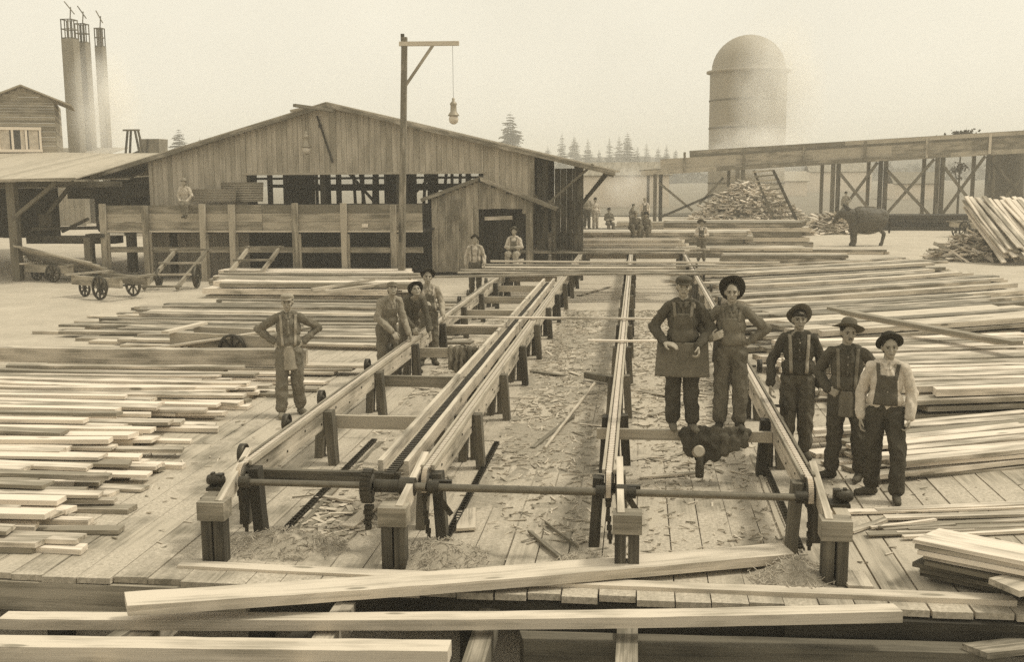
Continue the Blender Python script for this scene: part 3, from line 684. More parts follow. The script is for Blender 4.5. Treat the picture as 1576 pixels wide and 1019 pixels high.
# rake pole hung on the gable
p0 = GY(488, 178, MY-.1); p1 = GY(512, 250, MY-.1); b = MB(); b.cyl((p0.x, MY-.1, p0.z), (p1.x, MY-.1, p1.z), .035, n=8); b.box((p0.x+.1, MY-.1, p0.z-.35), (.1, .06, .1)); tag(b.build('hanging_pole', 'dark_timber', None, p0), 'dark pole hanging aslant on the mill gable', 'pole')
p0 = GY(470, 166, MY-.4); p1 = GY(512, 172, MY-.4); b = MB(); b.bar((p0.x, MY-1.6, p0.z+.02), (p1.x, MY-.3, p1.z+.05), .14, .1); b.bar((p0.x-.5, MY-.5, p0.z-.1), (p0.x+.1, MY-.5, p0.z+.02), .06, .08); tag(b.build('bracket_arm', 'weathered', None, p0), 'timber bracket arm jutting from the mill ridge', 'bracket')

# plank bin in front of the mill
bn = thing('plank_bin', 'long raised plank trough on posts in front of the mill', 'bin', (0, 34, 0))
b = MB()
for i in range(3):
    for (xa, xc) in ((-17.75, -12.3), (-12.3, -6.95)): b.bar((xa+.01, 0, 1.66+.14+i*.28), (xc, 0, 1.66+.14+i*.28+random.uniform(-.01, .01)), .05, .272, seg=6, jit=.002)
b.build('bin_side', 'weathered', bn)
b = MB(); b.bar((-17.75, -.02, 1.63), (-6.95, -.02, 1.63), .16, .05, seg=6); b.build('ledge', 'sawn', bn)
b = MB(); b.bar((-17.6, .02, 1.02), (-6.95, .02, 1.02), .10, .18, seg=8, jit=.003); b.build('rail', 'weathered', bn)
b = MB(); b.bar((-17.7, 1.3, 1.6), (-6.95, 1.3, 1.6), 2.5, .06); b.build('bin_floor', 'dark_timber', bn)
for px in (160, 225, 313, 358, 455, 530, 606, 240): 
    p = GY(px, 316, 34); b = MB()
    if px == 240: b.bar((p.x, 1.2, 0), (p.x, 1.2, 1.6), .2, .2, up=(0, 1, 0)); b.build('inner_post', 'dark_timber', bn); continue
    b.bar((p.x, -.12, 0), (p.x, -.12, 2.52+random.uniform(-.04, .04)), .19, .14, up=(0, 1, 0), seg=3, jit=.004); b.bar((p.x+.12, -.06, 0), (p.x+.12, -.06, 1.55), .08, .08, up=(0, 1, 0)); b.build('post', 'weathered', bn)
b = MB(); p = GY(561, 347, 33.9); b.box((p.x, -.05, p.z), (.2, .012, .12)); b.build('notice', 'white_paint', bn)
# low deck with lit gap left of the bin, stub posts
b = MB(); b.bar((-20.8, 34.6, 1.32), (-17.6, 34.6, 1.32), .6, .25); b.bar((-18.3, 33.9, 1.5), (-17.7, 33.9, 1.5), .5, .12); b.bar((-18.25, 33.7, 0), (-18.25, 33.7, 1.45), .2, .2, up=(0, 1, 0)); b.bar((-17.85, 34.2, 0), (-17.85, 34.2, 1.4), .16, .16, up=(0, 1, 0))
b.bar((-19, 35.2, 0), (-19, 35.2, 1.3), .25, .25, up=(0, 1, 0))
tag(b.build('log_deck', 'grey_timber', None, (-19, 34.5, 0)), 'heavy timber staging under the left shed roof', 'staging')
mc = thing('saw_carriage', 'dark machinery standing on the staging under the left roof', 'machine', (-19.5, 35.4, 1.45))
b = MB(); b.bar((-1.6, 0, .2), (1.7, 0, .25), .5, .1); b.bar((-.6, 0, .1), (.4, 0, .55), .1, .1); b.box((-1.2, .2, .45), (.5, .4, .5)); b.build('bed', 'iron', mc)
b = MB(); b.lathe([(0, -.04), (.34, -.04), (.34, .04), (0, .04)], (.9, 0, .4), 'X', 20); b.build('flywheel', 'iron', mc)
for i in range(7):
    board(GY(22, 378+i*5, 33.5)+Vector((0, i*.18, 0)), GY(140+i*8, 405+i*5, 33)+Vector((0, i*.15, 0)), .16, .06, 'weathered', 'board in the sloping bundle under the left shed roof', 'boards sloping under the left roof')

# left lean-to roof with posts and braces, and the sided house behind
ln = thing('lean_to_shed', 'open lean-to shed with a broad pale roof at the left edge', 'shed', (0, 0, 0))
b = MB()
A0 = Vector((-32, 33, 3.22)); A1 = Vector((-18.15, 33, 3.4)); B0 = Vector((-32, 44, 4.7)); B1 = Vector((-20.4, 44, 4.35)); n = 40
for i in range(n):
    k0 = i/n; k1 = (i+1)/n; k = (k0+k1)/2; b.bar(A0.lerp(A1, k), B0.lerp(B1, k), .342, .04, seg=3)
b.bar((-19.3, 36.2, 3.36), (-20.9, 44.2, 4.42), 2.6, .04)
b.build('roof', 'roofing', ln)
b = MB(); b.bar(A0-Vector((0, .03, .04)), A1-Vector((0, .03, .02)), .06, .10); b.build('fascia', 'sawn', ln)
b = MB()
for xx, y in ((-20.75, 33.6), (-18.45, 37.2), (-26, 33.6)): b = MB(); b.bar((xx, y, 0), (xx, y, 3.3), .28, .28, up=(0, 1, 0)); b.build('post', 'grey_timber', ln)
b = MB()
b.bar((-20.7, 33.5, 2.1), (-19.1, 33.5, 3.28), .12, .14, up=(0, 1, 0)); b.bar((-20.7, 35.5, 2.1), (-19.6, 35.5, 3.28), .12, .12, up=(0, 1, 0)); b.bar((-18.35, 37, 1.9), (-17.2, 37, 2.9), .1, .12, up=(0, 1, 0)); b.bar((-18.5, 37, 1.9), (-19.4, 37, 3.0), .1, .12, up=(0, 1, 0))
b.bar((-24, 34, 3.2), (-17.4, 34.6, 3.2), .16, .2); b.bar((-21, 37.6, 2.9), (-17.3, 37.6, 2.9), .16, .5)
b.build('brace', 'grey_timber', ln)
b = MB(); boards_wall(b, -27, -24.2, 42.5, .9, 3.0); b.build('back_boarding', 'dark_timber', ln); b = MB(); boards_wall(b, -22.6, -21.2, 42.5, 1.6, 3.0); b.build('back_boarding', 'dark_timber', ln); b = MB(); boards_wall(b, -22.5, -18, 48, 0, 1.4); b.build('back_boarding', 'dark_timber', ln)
hs = thing('sided_house', 'upper house storey with horizontal siding and gable roof, top left', 'house', (-24.95, 44, 0), rad(27))
from functools import partial
def hsb(mb, name, m, par=None):
    mb.v = [(v[0]+24.95, v[1], v[2]) for v in mb.v]; return mb.build(name, m, par or hs)
def gabz(x): return 7.25-abs(x+26.2)*.42
b = MB(); z = 3.4
while z < 7.2:
    xr_ = min(-24.95, -26.2+(7.25-z-.06)/.42); xl = -26.2-(7.25-z-.06)/.42 
    if xr_-xl > .1: b.bar((max(xl, -32), 0, z), (xr_, 0, z+random.uniform(-.003, .003)), .03, .115, seg=3)
    z += .12
hsb(b, 'gable_wall', 'siding')
b = MB(); z = 3.4
while z < 6.7: b.bar((-24.96, 0.03, z), (-24.96, 6, z), .03, .115); z += .12
hsb(b, 'side_wall', 'siding')
b = MB(); b.bar((-26.2, 1.8, 7.30), (-24.25, 1.8, gabz(-24.25)+.05), 4.2, .06, up=(0, 0, 1)); b.bar((-26.2, 1.8, 7.30), (-32, 1.8, gabz(-32)+.05), 4.2, .06)
hsb(b, 'roof', 'roofing')
wf = MB(); p = [GY(8, 197, 43.9), GY(65, 232, 43.9)]; x0, x1, z1, z0 = p[0].x, p[1].x, p[0].z-.05, p[1].z
for q in ((x0, z0, x1, z0), (x0, z1, x1, z1)): wf.bar((q[0]-.06, -.06, q[1]), (q[2]+.06, -.06, q[3]), .1, .12)
for xx in (x0, x0+(x1-x0)*.33, x0+(x1-x0)*.66, x1): wf.bar((xx, -.07, z0), (xx, -.07, z1), .09, .06, up=(0, 1, 0))
win = hsb(wf, 'window', 'white_paint')
b = MB(); b.box(((x0+x1)/2, -.03, (z0+z1)/2), (x1-x0, .02, z1-z0)); hsb(b, 'pane', 'glass_dark', win)
b = MB()
for k0, k1 in ((.02, .26), (.52, .62), (.72, .95)): b = MB(); b.box((x0+(x1-x0)*(k0+k1)/2, -.05, (z0+z1)/2), ((x1-x0)*(k1-k0), .01, z1-z0-.1)); hsb(b, 'curtain', 'cloth_white', win)
# distant gable seen under the roof
hb = thing('far_cottage', 'small cottage seen through the open shed at left', 'house', (-27, 62, 0)); b = MB(); b.box((0, 0, 1.1), (4.5, 4, 2.2)); b.build('wall', 'white_paint', hb); b = MB(); b.bar((-2.4, 0, 2.9), (2.4, 0, 2.9), 4.6, 1.3); b.build('roof', 'siding', hb)
# boiler house under the stacks
bh = thing('boiler_house', 'long boarded boiler house behind the left roofs at the foot of the stacks', 'building', (-48, 72, 0))
b = MB(); x = -12
while x < 9: b.bar((x, 0, 0), (x, 0, 4.6), .38, .05, up=(0, 1, 0), tone=random.uniform(.3, .7)); x += .4
b.build('wall', 'siding', bh); b = MB(); b.bar((-1.5, -.6, 4.6), (-1.5, 6, 5.6), 22, .1); b.build('roof', 'siding', bh)
# smoke stacks
for i, (pa, pb, py, bot) in enumerate(((98, 118, 60, 0), (119, 136, 66, 0), (148, 161, 72, 0))):
    Y_ = 75+i*1.5; a = GY(pa, py, Y_); c = GY(pb, py, Y_); r = (c.x-a.x)/2*.9; cx = (a.x+c.x)/2
    st = thing('smokestack', ('leftmost and thickest square boiler stack with caged top', 'middle boiler stack with caged top', 'rightmost thin stack half lost in smoke')[i], 'smokestack', (cx, Y_, 0))
    b = MB(); b.box((0, 0, a.z/2), (2*r, 2*r, a.z)); b.build('shaft', 'stack_metal', st)
    b = MB(); t = a.z
    hcap = 1.35
    for sx in (-1, -.33, .33, 1):
        for sy in (-1, 1): b.bar((sx*(r-.04), sy*(r-.04), t), (sx*(r-.04), sy*(r-.04), t+hcap), .06, .06)
    for zz in (t+.05, t+hcap*.5, t+hcap): 
        for sy in (-1, 1): b.bar((-r, sy*(r-.04), zz), (r, sy*(r-.04), zz), .06, .06); b.bar((sy*(r-.04), -r, zz), (sy*(r-.04), r, zz), .06, .06)
    b.bar((r*.2, 0, t+hcap), (r*.2+.1, 0, t+hcap+.9), .06, .06); b.bar((-r*.6, 0, t+hcap+1.3), (r*1.0, 0, t+hcap+.4), .1, .05)
    b.build('cage', 'grey_timber', st)
b = thing('hopper', 'boxy tapering hopper standing beyond the mill roof', 'hopper', (-29.5, 62, 0)); p = GY(236, 214, 62); b.location.x = p.x
mb = MB(); mb.bar((0, 0, 3), (0, 0, p.z), 1.0, 1.0, up=(0, 1, 0), taper=1.25); mb.build('bin', 'siding', b); mb = MB(); [mb.bar((sx*.45, sy*.45, 0), (sx*.45, sy*.45, 3.1), .12, .12) for sx in (-1, 1) for sy in (-1, 1)]; mb.build('leg', 'grey_timber', b)
p = GY(202, 200, 60); f_ = thing('head_frame', 'slender tapering timber frame beyond the mill roof', 'frame', (p.x, 60, 0)); mb = MB()
for s in (-1, 1): mb.bar((s*.7, 0, 3), (s*.22, 0, p.z), .1, .1); mb.bar((s*.7, .7, 3), (s*.22, .4, p.z), .1, .1)
mb.bar((-.5, 0, p.z), (.5, 0, p.z), .12, .1); mb.bar((-.4, 0, 4.6), (.4, 0, 4.9), .1, .1); mb.bar((.5, .2, 3.3), (.9, .2, 5.6), .1, .1); mb.bar((-.6, 0, 3.6), (.6, 0, 4.4), .1, .1); mb.bar((-.7, 0, 0), (-.7, 0, 3.1), .15, .15); mb.bar((.7, 0, 0), (.7, 0, 3.1), .15, .15); mb.build('brace', 'grey_timber', f_)

# small shed at the head of the table
sh = thing('lookout_shed', 'small gabled plank shed with open front beside the sorting table', 'shed', (-5.3, 37, 0))
def shz(x): return 3.28-(abs(x+.05)*.36 if x < -.05 else abs(x+.05)*.4)
b = MB(); boards_wall(b, -1.75, -.12, -.9, .12, lambda x: shz(x)-.05, .24); b.build('front_wall', 'weathered', sh)
b = MB(); boards_wall(b, -.12, 1.75, -.88, lambda x: 2.28 if x < 1.35 else 2.28-(x-1.35)*.9, lambda x: shz(x)-.05, .5); b.build('header', 'weathered', sh)
b = MB(); b.bar((1.62, -.9, 0), (1.62, -.9, 2.55), .24, .14, up=(0, 1, 0)); b.build('post', 'sawn', sh); b = MB(); b.bar((1.62, 1.6, 0), (1.62, 1.6, 2.55), .2, .14, up=(0, 1, 0)); b.build('post', 'sawn', sh)
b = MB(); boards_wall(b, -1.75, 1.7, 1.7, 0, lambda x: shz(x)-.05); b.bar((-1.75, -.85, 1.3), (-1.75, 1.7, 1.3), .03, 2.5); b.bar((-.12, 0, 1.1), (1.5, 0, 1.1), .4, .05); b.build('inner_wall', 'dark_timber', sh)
b = MB()
for xa, xb in ((-.05, -2.05), (-.05, 2.55)): b.bar((xa, .35, shz(xa)+.04), (xb, .35, shz(xb)+.04), 2.9, .05, seg=3)
b.build('roof', 'roofing', sh)
b = MB(); b.bar((-.03, -1.12, shz(-.05)+.02), (-2.07, -1.12, shz(-2.05)+.02), .04, .12); b.bar((-.07, -1.12, shz(-.05)+.02), (2.57, -1.12, shz(2.55)+.02), .04, .12); b.build('barge_board', 'sawn', sh)
b = MB(); b.bar((.1, -1.0, 1.95), (1.05, -1.0, 1.98), .05, .12); tag(b.build('shelf_board', 'fresh', None, None), 'short pale board hung level in the doorway of the small shed', 'board').location = (-5.3, 37, 0)
b = MB(); 
for i in range(9): b.bar((-.95+random.uniform(-.12, .12), -1.0, 2.6), (-.95+random.uniform(-.15, .15), -1.02, 1.75+random.uniform(0, .3)), .07, .03, up=(0, 1, 0))
o = b.build('hanging_coat', 'cloth_mid'); o.location = (-5.3, 37, 0); tag(o, 'bundle of straps and cloth hanging on the small shed front', 'hanging cloth')

# lamp post with arm and two hanging arc lamps
lp = thing('lamp_post', 'tall square wooden pole with a side arm, rising before the mill', 'lamp post', (-7.45, 33, 0))
b = MB(); b.bar((0, 0, 0), (.26, 0, 7.62), .2, .2, up=(0, 1, 0), seg=8, jit=.003, taper=.8); b.build('pole', 'sawn', lp)
b = MB(); b.bar((.1, -.02, 7.42), (1.95, -.02, 7.40), .13, .13); b.build('arm', 'sawn', lp)
b = MB(); b.bar((.26, -.04, 6.15), (1.15, -.04, 7.36), .08, .08, up=(0, 1, 0)); b.build('brace', 'weathered', lp)
b = MB(); b.cyl((0, -.15, 1.95), (0.02, -.15, 1.35), .03); b.cyl((.2, 0, 7.5), (.2, 0, 7.72), .06); b.build('cleat', 'iron', lp)
def arclamp(x, y, ztop, zlink, label):
    a = thing('arc_lamp', label, 'lamp', (x, y, 0)); z = ztop
    b = MB(); b.lathe([(0, z), (.05, z-.02), (.04, z-.1), (.1, z-.16), (.11, z-.2), (.09, z-.24), (.1, z-.42), (.17, z-.52), (.18, z-.55), (0, z-.55)], (0, 0, 0)); b.build('housing', 'tin', a)
    b = MB(); b.lathe([(.13, z-.56), (.15, z-.64), (.13, z-.74), (.06, z-.8), (0, z-.81)], (0, 0, 0)); b.build('globe', 'glass_lamp', a)
    b = MB(); b.cyl((0, 0, z-.02), (0, 0, zlink), .006, n=5); b.build('hanger_wire', 'iron', a)
arclamp(-5.70, 33, 5.78, 7.36, 'arc lamp hanging free against the sky from the pole arm')
arclamp(-11.35, 36.0, 4.95, 5.5, 'arc lamp hanging in front of the mill gable')
# ------------------------------------------------------------------ people
_TS = bpy.data.scenes.new('remesh_tmp')
class Prim:
    """overlapping closed shapes that are fused into one skin by a voxel remesh"""
    def __init__(self): self.v = []; self.f = []
    def rc(self, p0, r0, p1, r1, n=12, sq=None):
        p0 = Vector(p0); p1 = Vector(p1); d = p1-p0
        d = d.normalized() if d.length > 1e-6 else Vector((0, 0, 1))
        a = Vector((0, 1, 0)) if abs(d.y) < .9 else Vector((1, 0, 0)); s = d.cross(a).normalized(); u = d.cross(s)
        o = len(self.v); rings = []
        for c, r, t0, t1 in ((p0, r0, -90, 0), (p1, r1, 0, 90)):
            for k in range(5):
                t = rad(t0+(t1-t0)*k/4); rings.append((c+d*math.sin(t)*r, max(1e-4, math.cos(t)*r)))
        for c, r in rings:
            for i in range(n):
                t = 2*math.pi*i/n; q = s*math.cos(t)*r+u*math.sin(t)*r
                if sq: ax = Vector(sq[0]).normalized(); q = q-ax*q.dot(ax)*(1-sq[1])
                self.v.append(c+q)
        m = len(rings)
        self.f += [[o+k*n+i, o+k*n+(i+1) % n, o+(k+1)*n+(i+1) % n, o+(k+1)*n+i] for k in range(m-1) for i in range(n)]
        self.f += [[o+i for i in range(n)][::-1], [o+(m-1)*n+i for i in range(n)]]
        return self
    def ell(self, c, rx, ry, rz, M_=None, n=16, k=10):
        c = Vector(c); o = len(self.v)
        for j in range(k+1):
            t = math.pi*j/k
            for i in range(n):
                q = Vector((rx*max(1e-3, math.sin(t))*math.cos(6.28319*i/n), ry*max(1e-3, math.sin(t))*math.sin(6.28319*i/n), -rz*math.cos(t)))
                if M_ is not None: q = M_ @ q
                self.v.append(c+q)
        self.f += [[o+a*n+i, o+a*n+(i+1) % n, o+(a+1)*n+(i+1) % n, o+(a+1)*n+i] for a in range(k) for i in range(n)]
        self.f += [[o+i for i in range(n)][::-1], [o+k*n+i for i in range(n)]]
        return self
    def build(self, name, m, parent, vox=.01, fold=0, smooth=4, seed=0, post=None):
        me = bpy.data.meshes.new('t'); me.from_pydata([tuple(q) for q in self.v], [], self.f)
        o = bpy.data.objects.new('t', me); _TS.collection.objects.link(o)
        r = o.modifiers.new('r', 'REMESH'); r.mode = 'VOXEL'; r.voxel_size = vox
        s = o.modifiers.new('s', 'SMOOTH'); s.iterations = smooth; s.factor = .5
        with bpy.context.temp_override(scene=_TS, view_layer=_TS.view_layers[0]):
            dg = bpy.context.evaluated_depsgraph_get(); ev = o.evaluated_get(dg); nm = bpy.data.meshes.new_from_object(ev)
        bpy.data.objects.remove(o); bpy.data.meshes.remove(me)
        if fold or post:
            NV = len(nm.vertices); cs = [0.0]*NV*3; ns_ = [0.0]*NV*3; nm.vertices.foreach_get('co', cs); nm.vertices.foreach_get('normal', ns_); out = []
            for vi in range(NV):
                c = Vector(cs[vi*3:vi*3+3]); n_ = Vector(ns_[vi*3:vi*3+3])
                if fold:
                    q = Vector((c.x*9+seed*3.1, c.y*9, c.z*6+c.x*4+seed)); w = noise.noise(q)
                    q2 = Vector((c.x*24, c.y*24+seed, c.z*20)); w2 = noise.noise(q2)
                    c = c + n_*(fold*((1-abs(w)*3.2)*1.0+w2*.6))
                if post: c = post(c)
                out.extend(c)
            nm.vertices.foreach_set('co', out); nm.update()
        nm.polygons.foreach_set('use_smooth', [True]*len(nm.polygons)); nm.materials.append(MATS[m]); nm.name = name
        o = bpy.data.objects.new(name, nm); COL.objects.link(o); o.parent = parent; return o

def hand(P, wr, d, pn, side, curl=.5, s=1.0, spread=1.0):
    """wr wrist, d direction of the fingers, pn palm normal, side = direction towards the thumb"""
    d = Vector(d).normalized(); pn = (Vector(pn)-d*Vector(pn).dot(d)).normalized(); sd_ = d.cross(pn).normalized()
    if sd_.dot(Vector(side)) < 0: sd_ = -sd_
    wr = Vector(wr)
    for i, (k, ln) in enumerate(((.032, .072), (.011, .082), (-.011, .076), (-.031, .060))):
        k *= s; base = wr+d*.088*s+sd_*k
        P.rc(wr+sd_*k*.55+d*.01, .015*s, base, .0125*s)
        a = 0; p = base
        for j, (f, r) in enumerate(((.45, .0098), (.30, .0088), (.25, .0078))):
            a += curl*(.75+.12*i+.1*j); q = p+(d*math.cos(a)+pn*math.sin(a)+sd_*k*.8*spread)*ln*f*s*1.05; P.rc(p, r*s, q, r*s*.93, 8); p = q
    b_ = wr+d*.025*s+sd_*.03*s; t1 = b_+(sd_*.75+d*.6+pn*.35).normalized()*.036*s; t2 = t1+(sd_*.25+d*.85+pn*.45*(.5+curl)).normalized()*.045*s
    P.rc(b_, .014*s, t1, .0115*s, 8); P.rc(t1, .0108*s, t2, .009*s, 8)

BASE = dict(shL=(-.165, .01, 1.405), shR=(.165, .01, 1.405), elL=(-.24, .02, 1.14), elR=(.24, .02, 1.14), wrL=(-.25, -.05, .89), wrR=(.25, -.05, .89),
            hipL=(-.09, 0, .92), hipR=(.09, 0, .92), knL=(-.10, -.02, .50), knR=(.10, -.02, .50), anL=(-.11, .01, .09), anR=(.11, .01, .09),
            toL=(-.25, -1), toR=(.25, -1), hdL=(-.02, -.15, -1), hdR=(.02, -.15, -1), pnL=(1, 0, 0), pnR=(-1, 0, 0), cuL=.55, cuR=.55,
            lean=0, lat=0, head=(0, 0, 0), neck=(0, -.01))
def person(label, loc, rz=0, h=1.75, pose=None, top='cloth_dark', legs='cloth_denim', sleeves=None, bib=None, straps=None, apron=None, hat=None, hatm='felt_dark', boots='leather', vox=.0065,
           group=None, must=False, seed=0, build=1.0, gloves=(), rolled=False, collar=True):
    p = dict(BASE); p.update(pose or {})
    K = h/1.75
    root = thing('person', label, 'person', loc, rz, group); root.scale = (K, K, K)
    pelvis = Vector((p.get('px', 0), p.get('py', 0), p.get('pz', .95)))
    RL = Matrix.Rotation(rad(p['lat']), 3, 'Y') @ Matrix.Rotation(rad(p['lean']), 3, 'X')      # + lean = forward (towards -Y)
    def T(q): q = Vector(q); q = Vector((q[0], q[1], q[2]-.95)); return pelvis+RL @ q           # torso-frame points
    shL, shR = T(p['shL']), T(p['shR']); J = {k: Vector(p[k]) for k in ('elL', 'elR', 'wrL', 'wrR', 'hipL', 'hipR', 'knL', 'knR', 'anL', 'anR')}
    if p.get('armrel'):
        for k in ('elL', 'elR', 'wrL', 'wrR'): J[k] = T(J[k])
    hy, hp, hr = (rad(q) for q in p['head']); nk = T((0, .01, 1.47)); hc = T((p['neck'][0], p['neck'][1], 1.625))
    HM = Matrix.Rotation(hy, 3, 'Z') @ Matrix.Rotation(hp, 3, 'X') @ Matrix.Rotation(hr, 3, 'Y')
    B_ = build; near = vox < .009
    def Hd(q): return hc+HM @ Vector(q)
    # body: head, neck, trunk, arms, hands and legs fused into one skin
    P = Prim()
    P.ell(hc+HM @ Vector((0, .008, .02)), .076, .094, .098, HM); P.ell(Hd((0, -.028, -.048)), .056, .058, .062, HM); P.ell(Hd((0, -.058, -.088)), .028, .024, .02, HM)
    P.rc(Hd((0, -.086, .012)), .0085, Hd((0, -.107, -.022)), .0135, 8); P.rc(Hd((-.04, -.074, .03)), .012, Hd((.04, -.074, .03)), .012, 8)
    P.ell(Hd((0, -.084, -.056)), .024, .012, .010, HM)
    for s in (-1, 1): P.ell(Hd((s*.078, .012, -.005)), .010, .020, .032, HM); P.ell(Hd((s*.038, -.062, -.02)), .024, .020, .022, HM)
    P.rc(nk+Vector((0, 0, -.05)), .058, Hd((0, .018, -.06)), .052)
    P.ell(T((0, 0, 1.28)), .14*B_, .095*B_, .19, RL); P.ell(T((0, 0, 1.08)), .13*B_, .09*B_, .16, RL); P.ell(pelvis, .14*B_, .095*B_, .12, RL)
    P.rc(shL, .05, shR, .05); P.rc(T((-.1, 0, 1.42)), .05, nk, .05); P.rc(T((.1, 0, 1.42)), .05, nk, .05)
    for s in 'LR':
        sh = shL if s == 'L' else shR
        P.rc(sh, .046, J['el'+s], .037); P.rc(J['el'+s], .037, J['wr'+s], .026)
        P.rc(J['hip'+s], .075, J['kn'+s], .052); P.rc(J['kn'+s], .05, J['an'+s], .036)
        tx, ty = p['to'+s]; td = Vector((tx, ty, 0)).normalized(); an = J['an'+s]; P.rc(an+Vector((0, 0, -.045)), .034, an+td*.12+Vector((0, 0, -.055)), .028)
        hand(P, J['wr'+s], p['hd'+s], p['pn'+s], p.get('th'+s, (0, -1, .2)), p['cu'+s], 1.08 if near else 1.15)
    def post(c):
        q = HM.transposed() @ (c-hc)
        if abs(q.z) < .14:
            for s in (-1, 1):
                d2 = ((q.x-s*.033)/.016)**2+((q.z-.008)/.011)**2
                if q.y < -.04 and d2 < 6: c = c+HM @ Vector((0, .010*math.exp(-d2*.7), 0))
        return c
    body = P.build('body', 'skin', root, vox if near else vox, 0, 3 if near else 2, seed, post if near else None)
    if near:
        for s in (-1, 1):
            b = MB(); b.lathe([(0, -.0085), (.0075, -.004), (.0085, 0), (.0075, .004), (0, .0085)], n=10); e = b.build('eye', 'face_dark', body, at=Hd((s*.033, -.0715, .008)))
            P2 = Prim().rc(Hd((s*.018, -.088, .030)), .0048, Hd((s*.052, -.076, .028)), .0035, 8); 
            P2v = MB(); P2v.add(P2.v, P2.f, None, None, True); P2v.build('eyebrow', 'hair', body)
        P2 = Prim().rc(Hd((-.02, -.0925, -.0555)), .0032, Hd((.02, -.0925, -.0555)), .0032, 8); b = MB(); b.add(P2.v, P2.f); b.build('mouth', 'face_dark', body)
        if must: P2 = Prim().ell(Hd((0, -.094, -.040)), .026, .010, .006, HM); b = MB(); b.add(P2.v, P2.f, None, None, True); b.build('moustache', 'hair', body)
    # hair
    P = Prim(); P.ell(Hd((0, .022, .036)), .082, .092, .094, HM); P.ell(Hd((0, .05, -.01)), .074, .06, .08, HM)
    if p.get('fringe'): P.rc(Hd((-.05, -.066, .07)), .018, Hd((.035, -.078, .062)), .018, 8); P.rc(Hd((.02, -.08, .065)), .014, Hd((.06, -.06, .035)), .014, 8)
    hm = P.build('hair', 'hair', body, max(vox, .008), .003, 2, seed)
    # shirt
    P = Prim(); q = B_
    P.ell(T((0, .0, 1.26)), .170*q, .118*q, .21, RL); P.ell(T((0, -.005, 1.07)), .180*q, .130*q, .15, RL); P.rc(shL, .056, shR, .056); P.rc(T((-.1, .01, 1.43)), .058, nk+RL @ Vector((0, 0, -.01)), .058); P.rc(T((.1, .01, 1.43)), .058, nk+RL @ Vector((0, 0, -.01)), .058)
    for s in 'LR':
        sh = shL if s == 'L' else shR; el = J['el'+s]; wr = J['wr'+s]; end = el.lerp(wr, .35 if rolled else .93)
        P.rc(sh, .060, el, .055); P.rc(el, .057, end, .047)
        if not rolled: P.rc(el.lerp(wr, .84), .043, end, .043)
    sleeve = P.build('shirt', top, root, vox*1.1, .010, 2, seed+3)
    # trousers
    P = Prim(); P.ell(pelvis+RL @ Vector((0, 0, .03)), .160*q, .120*q, .14, RL)
    for s in 'LR':
        P.rc(J['hip'+s], .104*q, J['kn'+s], .086*q); an = J['an'+s]; P.rc(J['kn'+s], .086*q, an+Vector((0, 0, .055)), .080)
        P.rc(pelvis+Vector((0, 0, -.02)), .09, J['hip'+s], .09)
    if bib: P.ell(T((0, -.008, 1.08)), .158*q, .120*q, .12, RL)
    trou = P.build('trousers', legs, root, vox*1.1, .011, 2, seed+7)
    # boots
    for s in 'LR':
        P = Prim(); tx, ty = p['to'+s]; td = Vector((tx, ty, 0)).normalized(); an = J['an'+s]; side = td.cross(Vector((0, 0, 1)))
        P.rc(an+Vector((0, 0, .10)), .052, an+Vector((0, 0, -.02)), .047); P.rc(an-td*.035+Vector((0, 0, -.048)), .040, an+td*.05+Vector((0, 0, -.048)), .042); P.rc(an+td*.03+Vector((0, 0, -.035)), .046, an+td*.165+Vector((0, 0, -.052)), .036, sq=((0, 0, 1), .9))
        if near: P.rc(an-td*.04+Vector((0, 0, -.082)), .012, an+td*.19+Vector((0, 0, -.082)), .012)
        P.build('boot', boots, root, max(vox, .009), .002, 2, seed)
    # flat pieces laid on the clothes by casting onto them
    if bib or straps or apron or collar:
        vs = [v.co.copy() for v in sleeve.data.vertices]; n0 = len(vs); vs += [v.co.copy() for v in trou.data.vertices]
        fs = [list(q_.vertices) for q_ in sleeve.data.polygons]+[[i+n0 for i in q_.vertices] for q_ in trou.data.polygons]
        tree = BVHTree.FromPolygons(vs, fs)
        def cast(x, z, off, back=False):
            d = RL @ Vector((0, 1 if not back else -1, 0)); o = T((x, -.7 if not back else .7, z)); hit = tree.ray_cast(o, d)
            return (hit[0]-d*off) if hit[0] is not None else None
        def patch(name, m, fx, z0, z1, nx=10, nz=14, off=.010, par=None, back=False):
            b = MB(); rows = []
            for j in range(nz+1):
                z = z0+(z1-z0)*j/nz; xa, xb = fx(z, j/nz); row = []
                for i in range(nx+1):
                    c = cast(xa+(xb-xa)*i/nx, z, off, back); row.append(c)
                lastc = None
                for i in range(nx+1):
                    if row[i] is None: row[i] = lastc if lastc is not None else None
                    else: lastc = row[i]
                for i in range(nx, -1, -1):
                    if row[i] is None: row[i] = lastc if lastc is not None else T((xa, -.12, z))
                    else: lastc = row[i]
                rows.append(row)
            b.add([c for r_ in rows for c in r_], [[j*(nx+1)+i, j*(nx+1)+i+1, (j+1)*(nx+1)+i+1, (j+1)*(nx+1)+i] for j in range(nz) for i in range(nx)], None, .5, True)
            o = b.build(name, m, par or root); md = o.modifiers.new('s', 'SOLIDIFY'); md.thickness = .006; md.offset = 0; return o
        if bib: patch('bib', bib, lambda z, k: (-.125+.03*k, .125-.03*k), 1.02, 1.34, off=.008, par=trou)
        if straps:
            for s in (-1, 1): patch('suspender', straps, lambda z, k, s=s: (s*(.085+.02*k)-.018, s*(.085+.02*k)+.018), (1.30 if bib else 1.02), 1.46, 2, 14, .012)
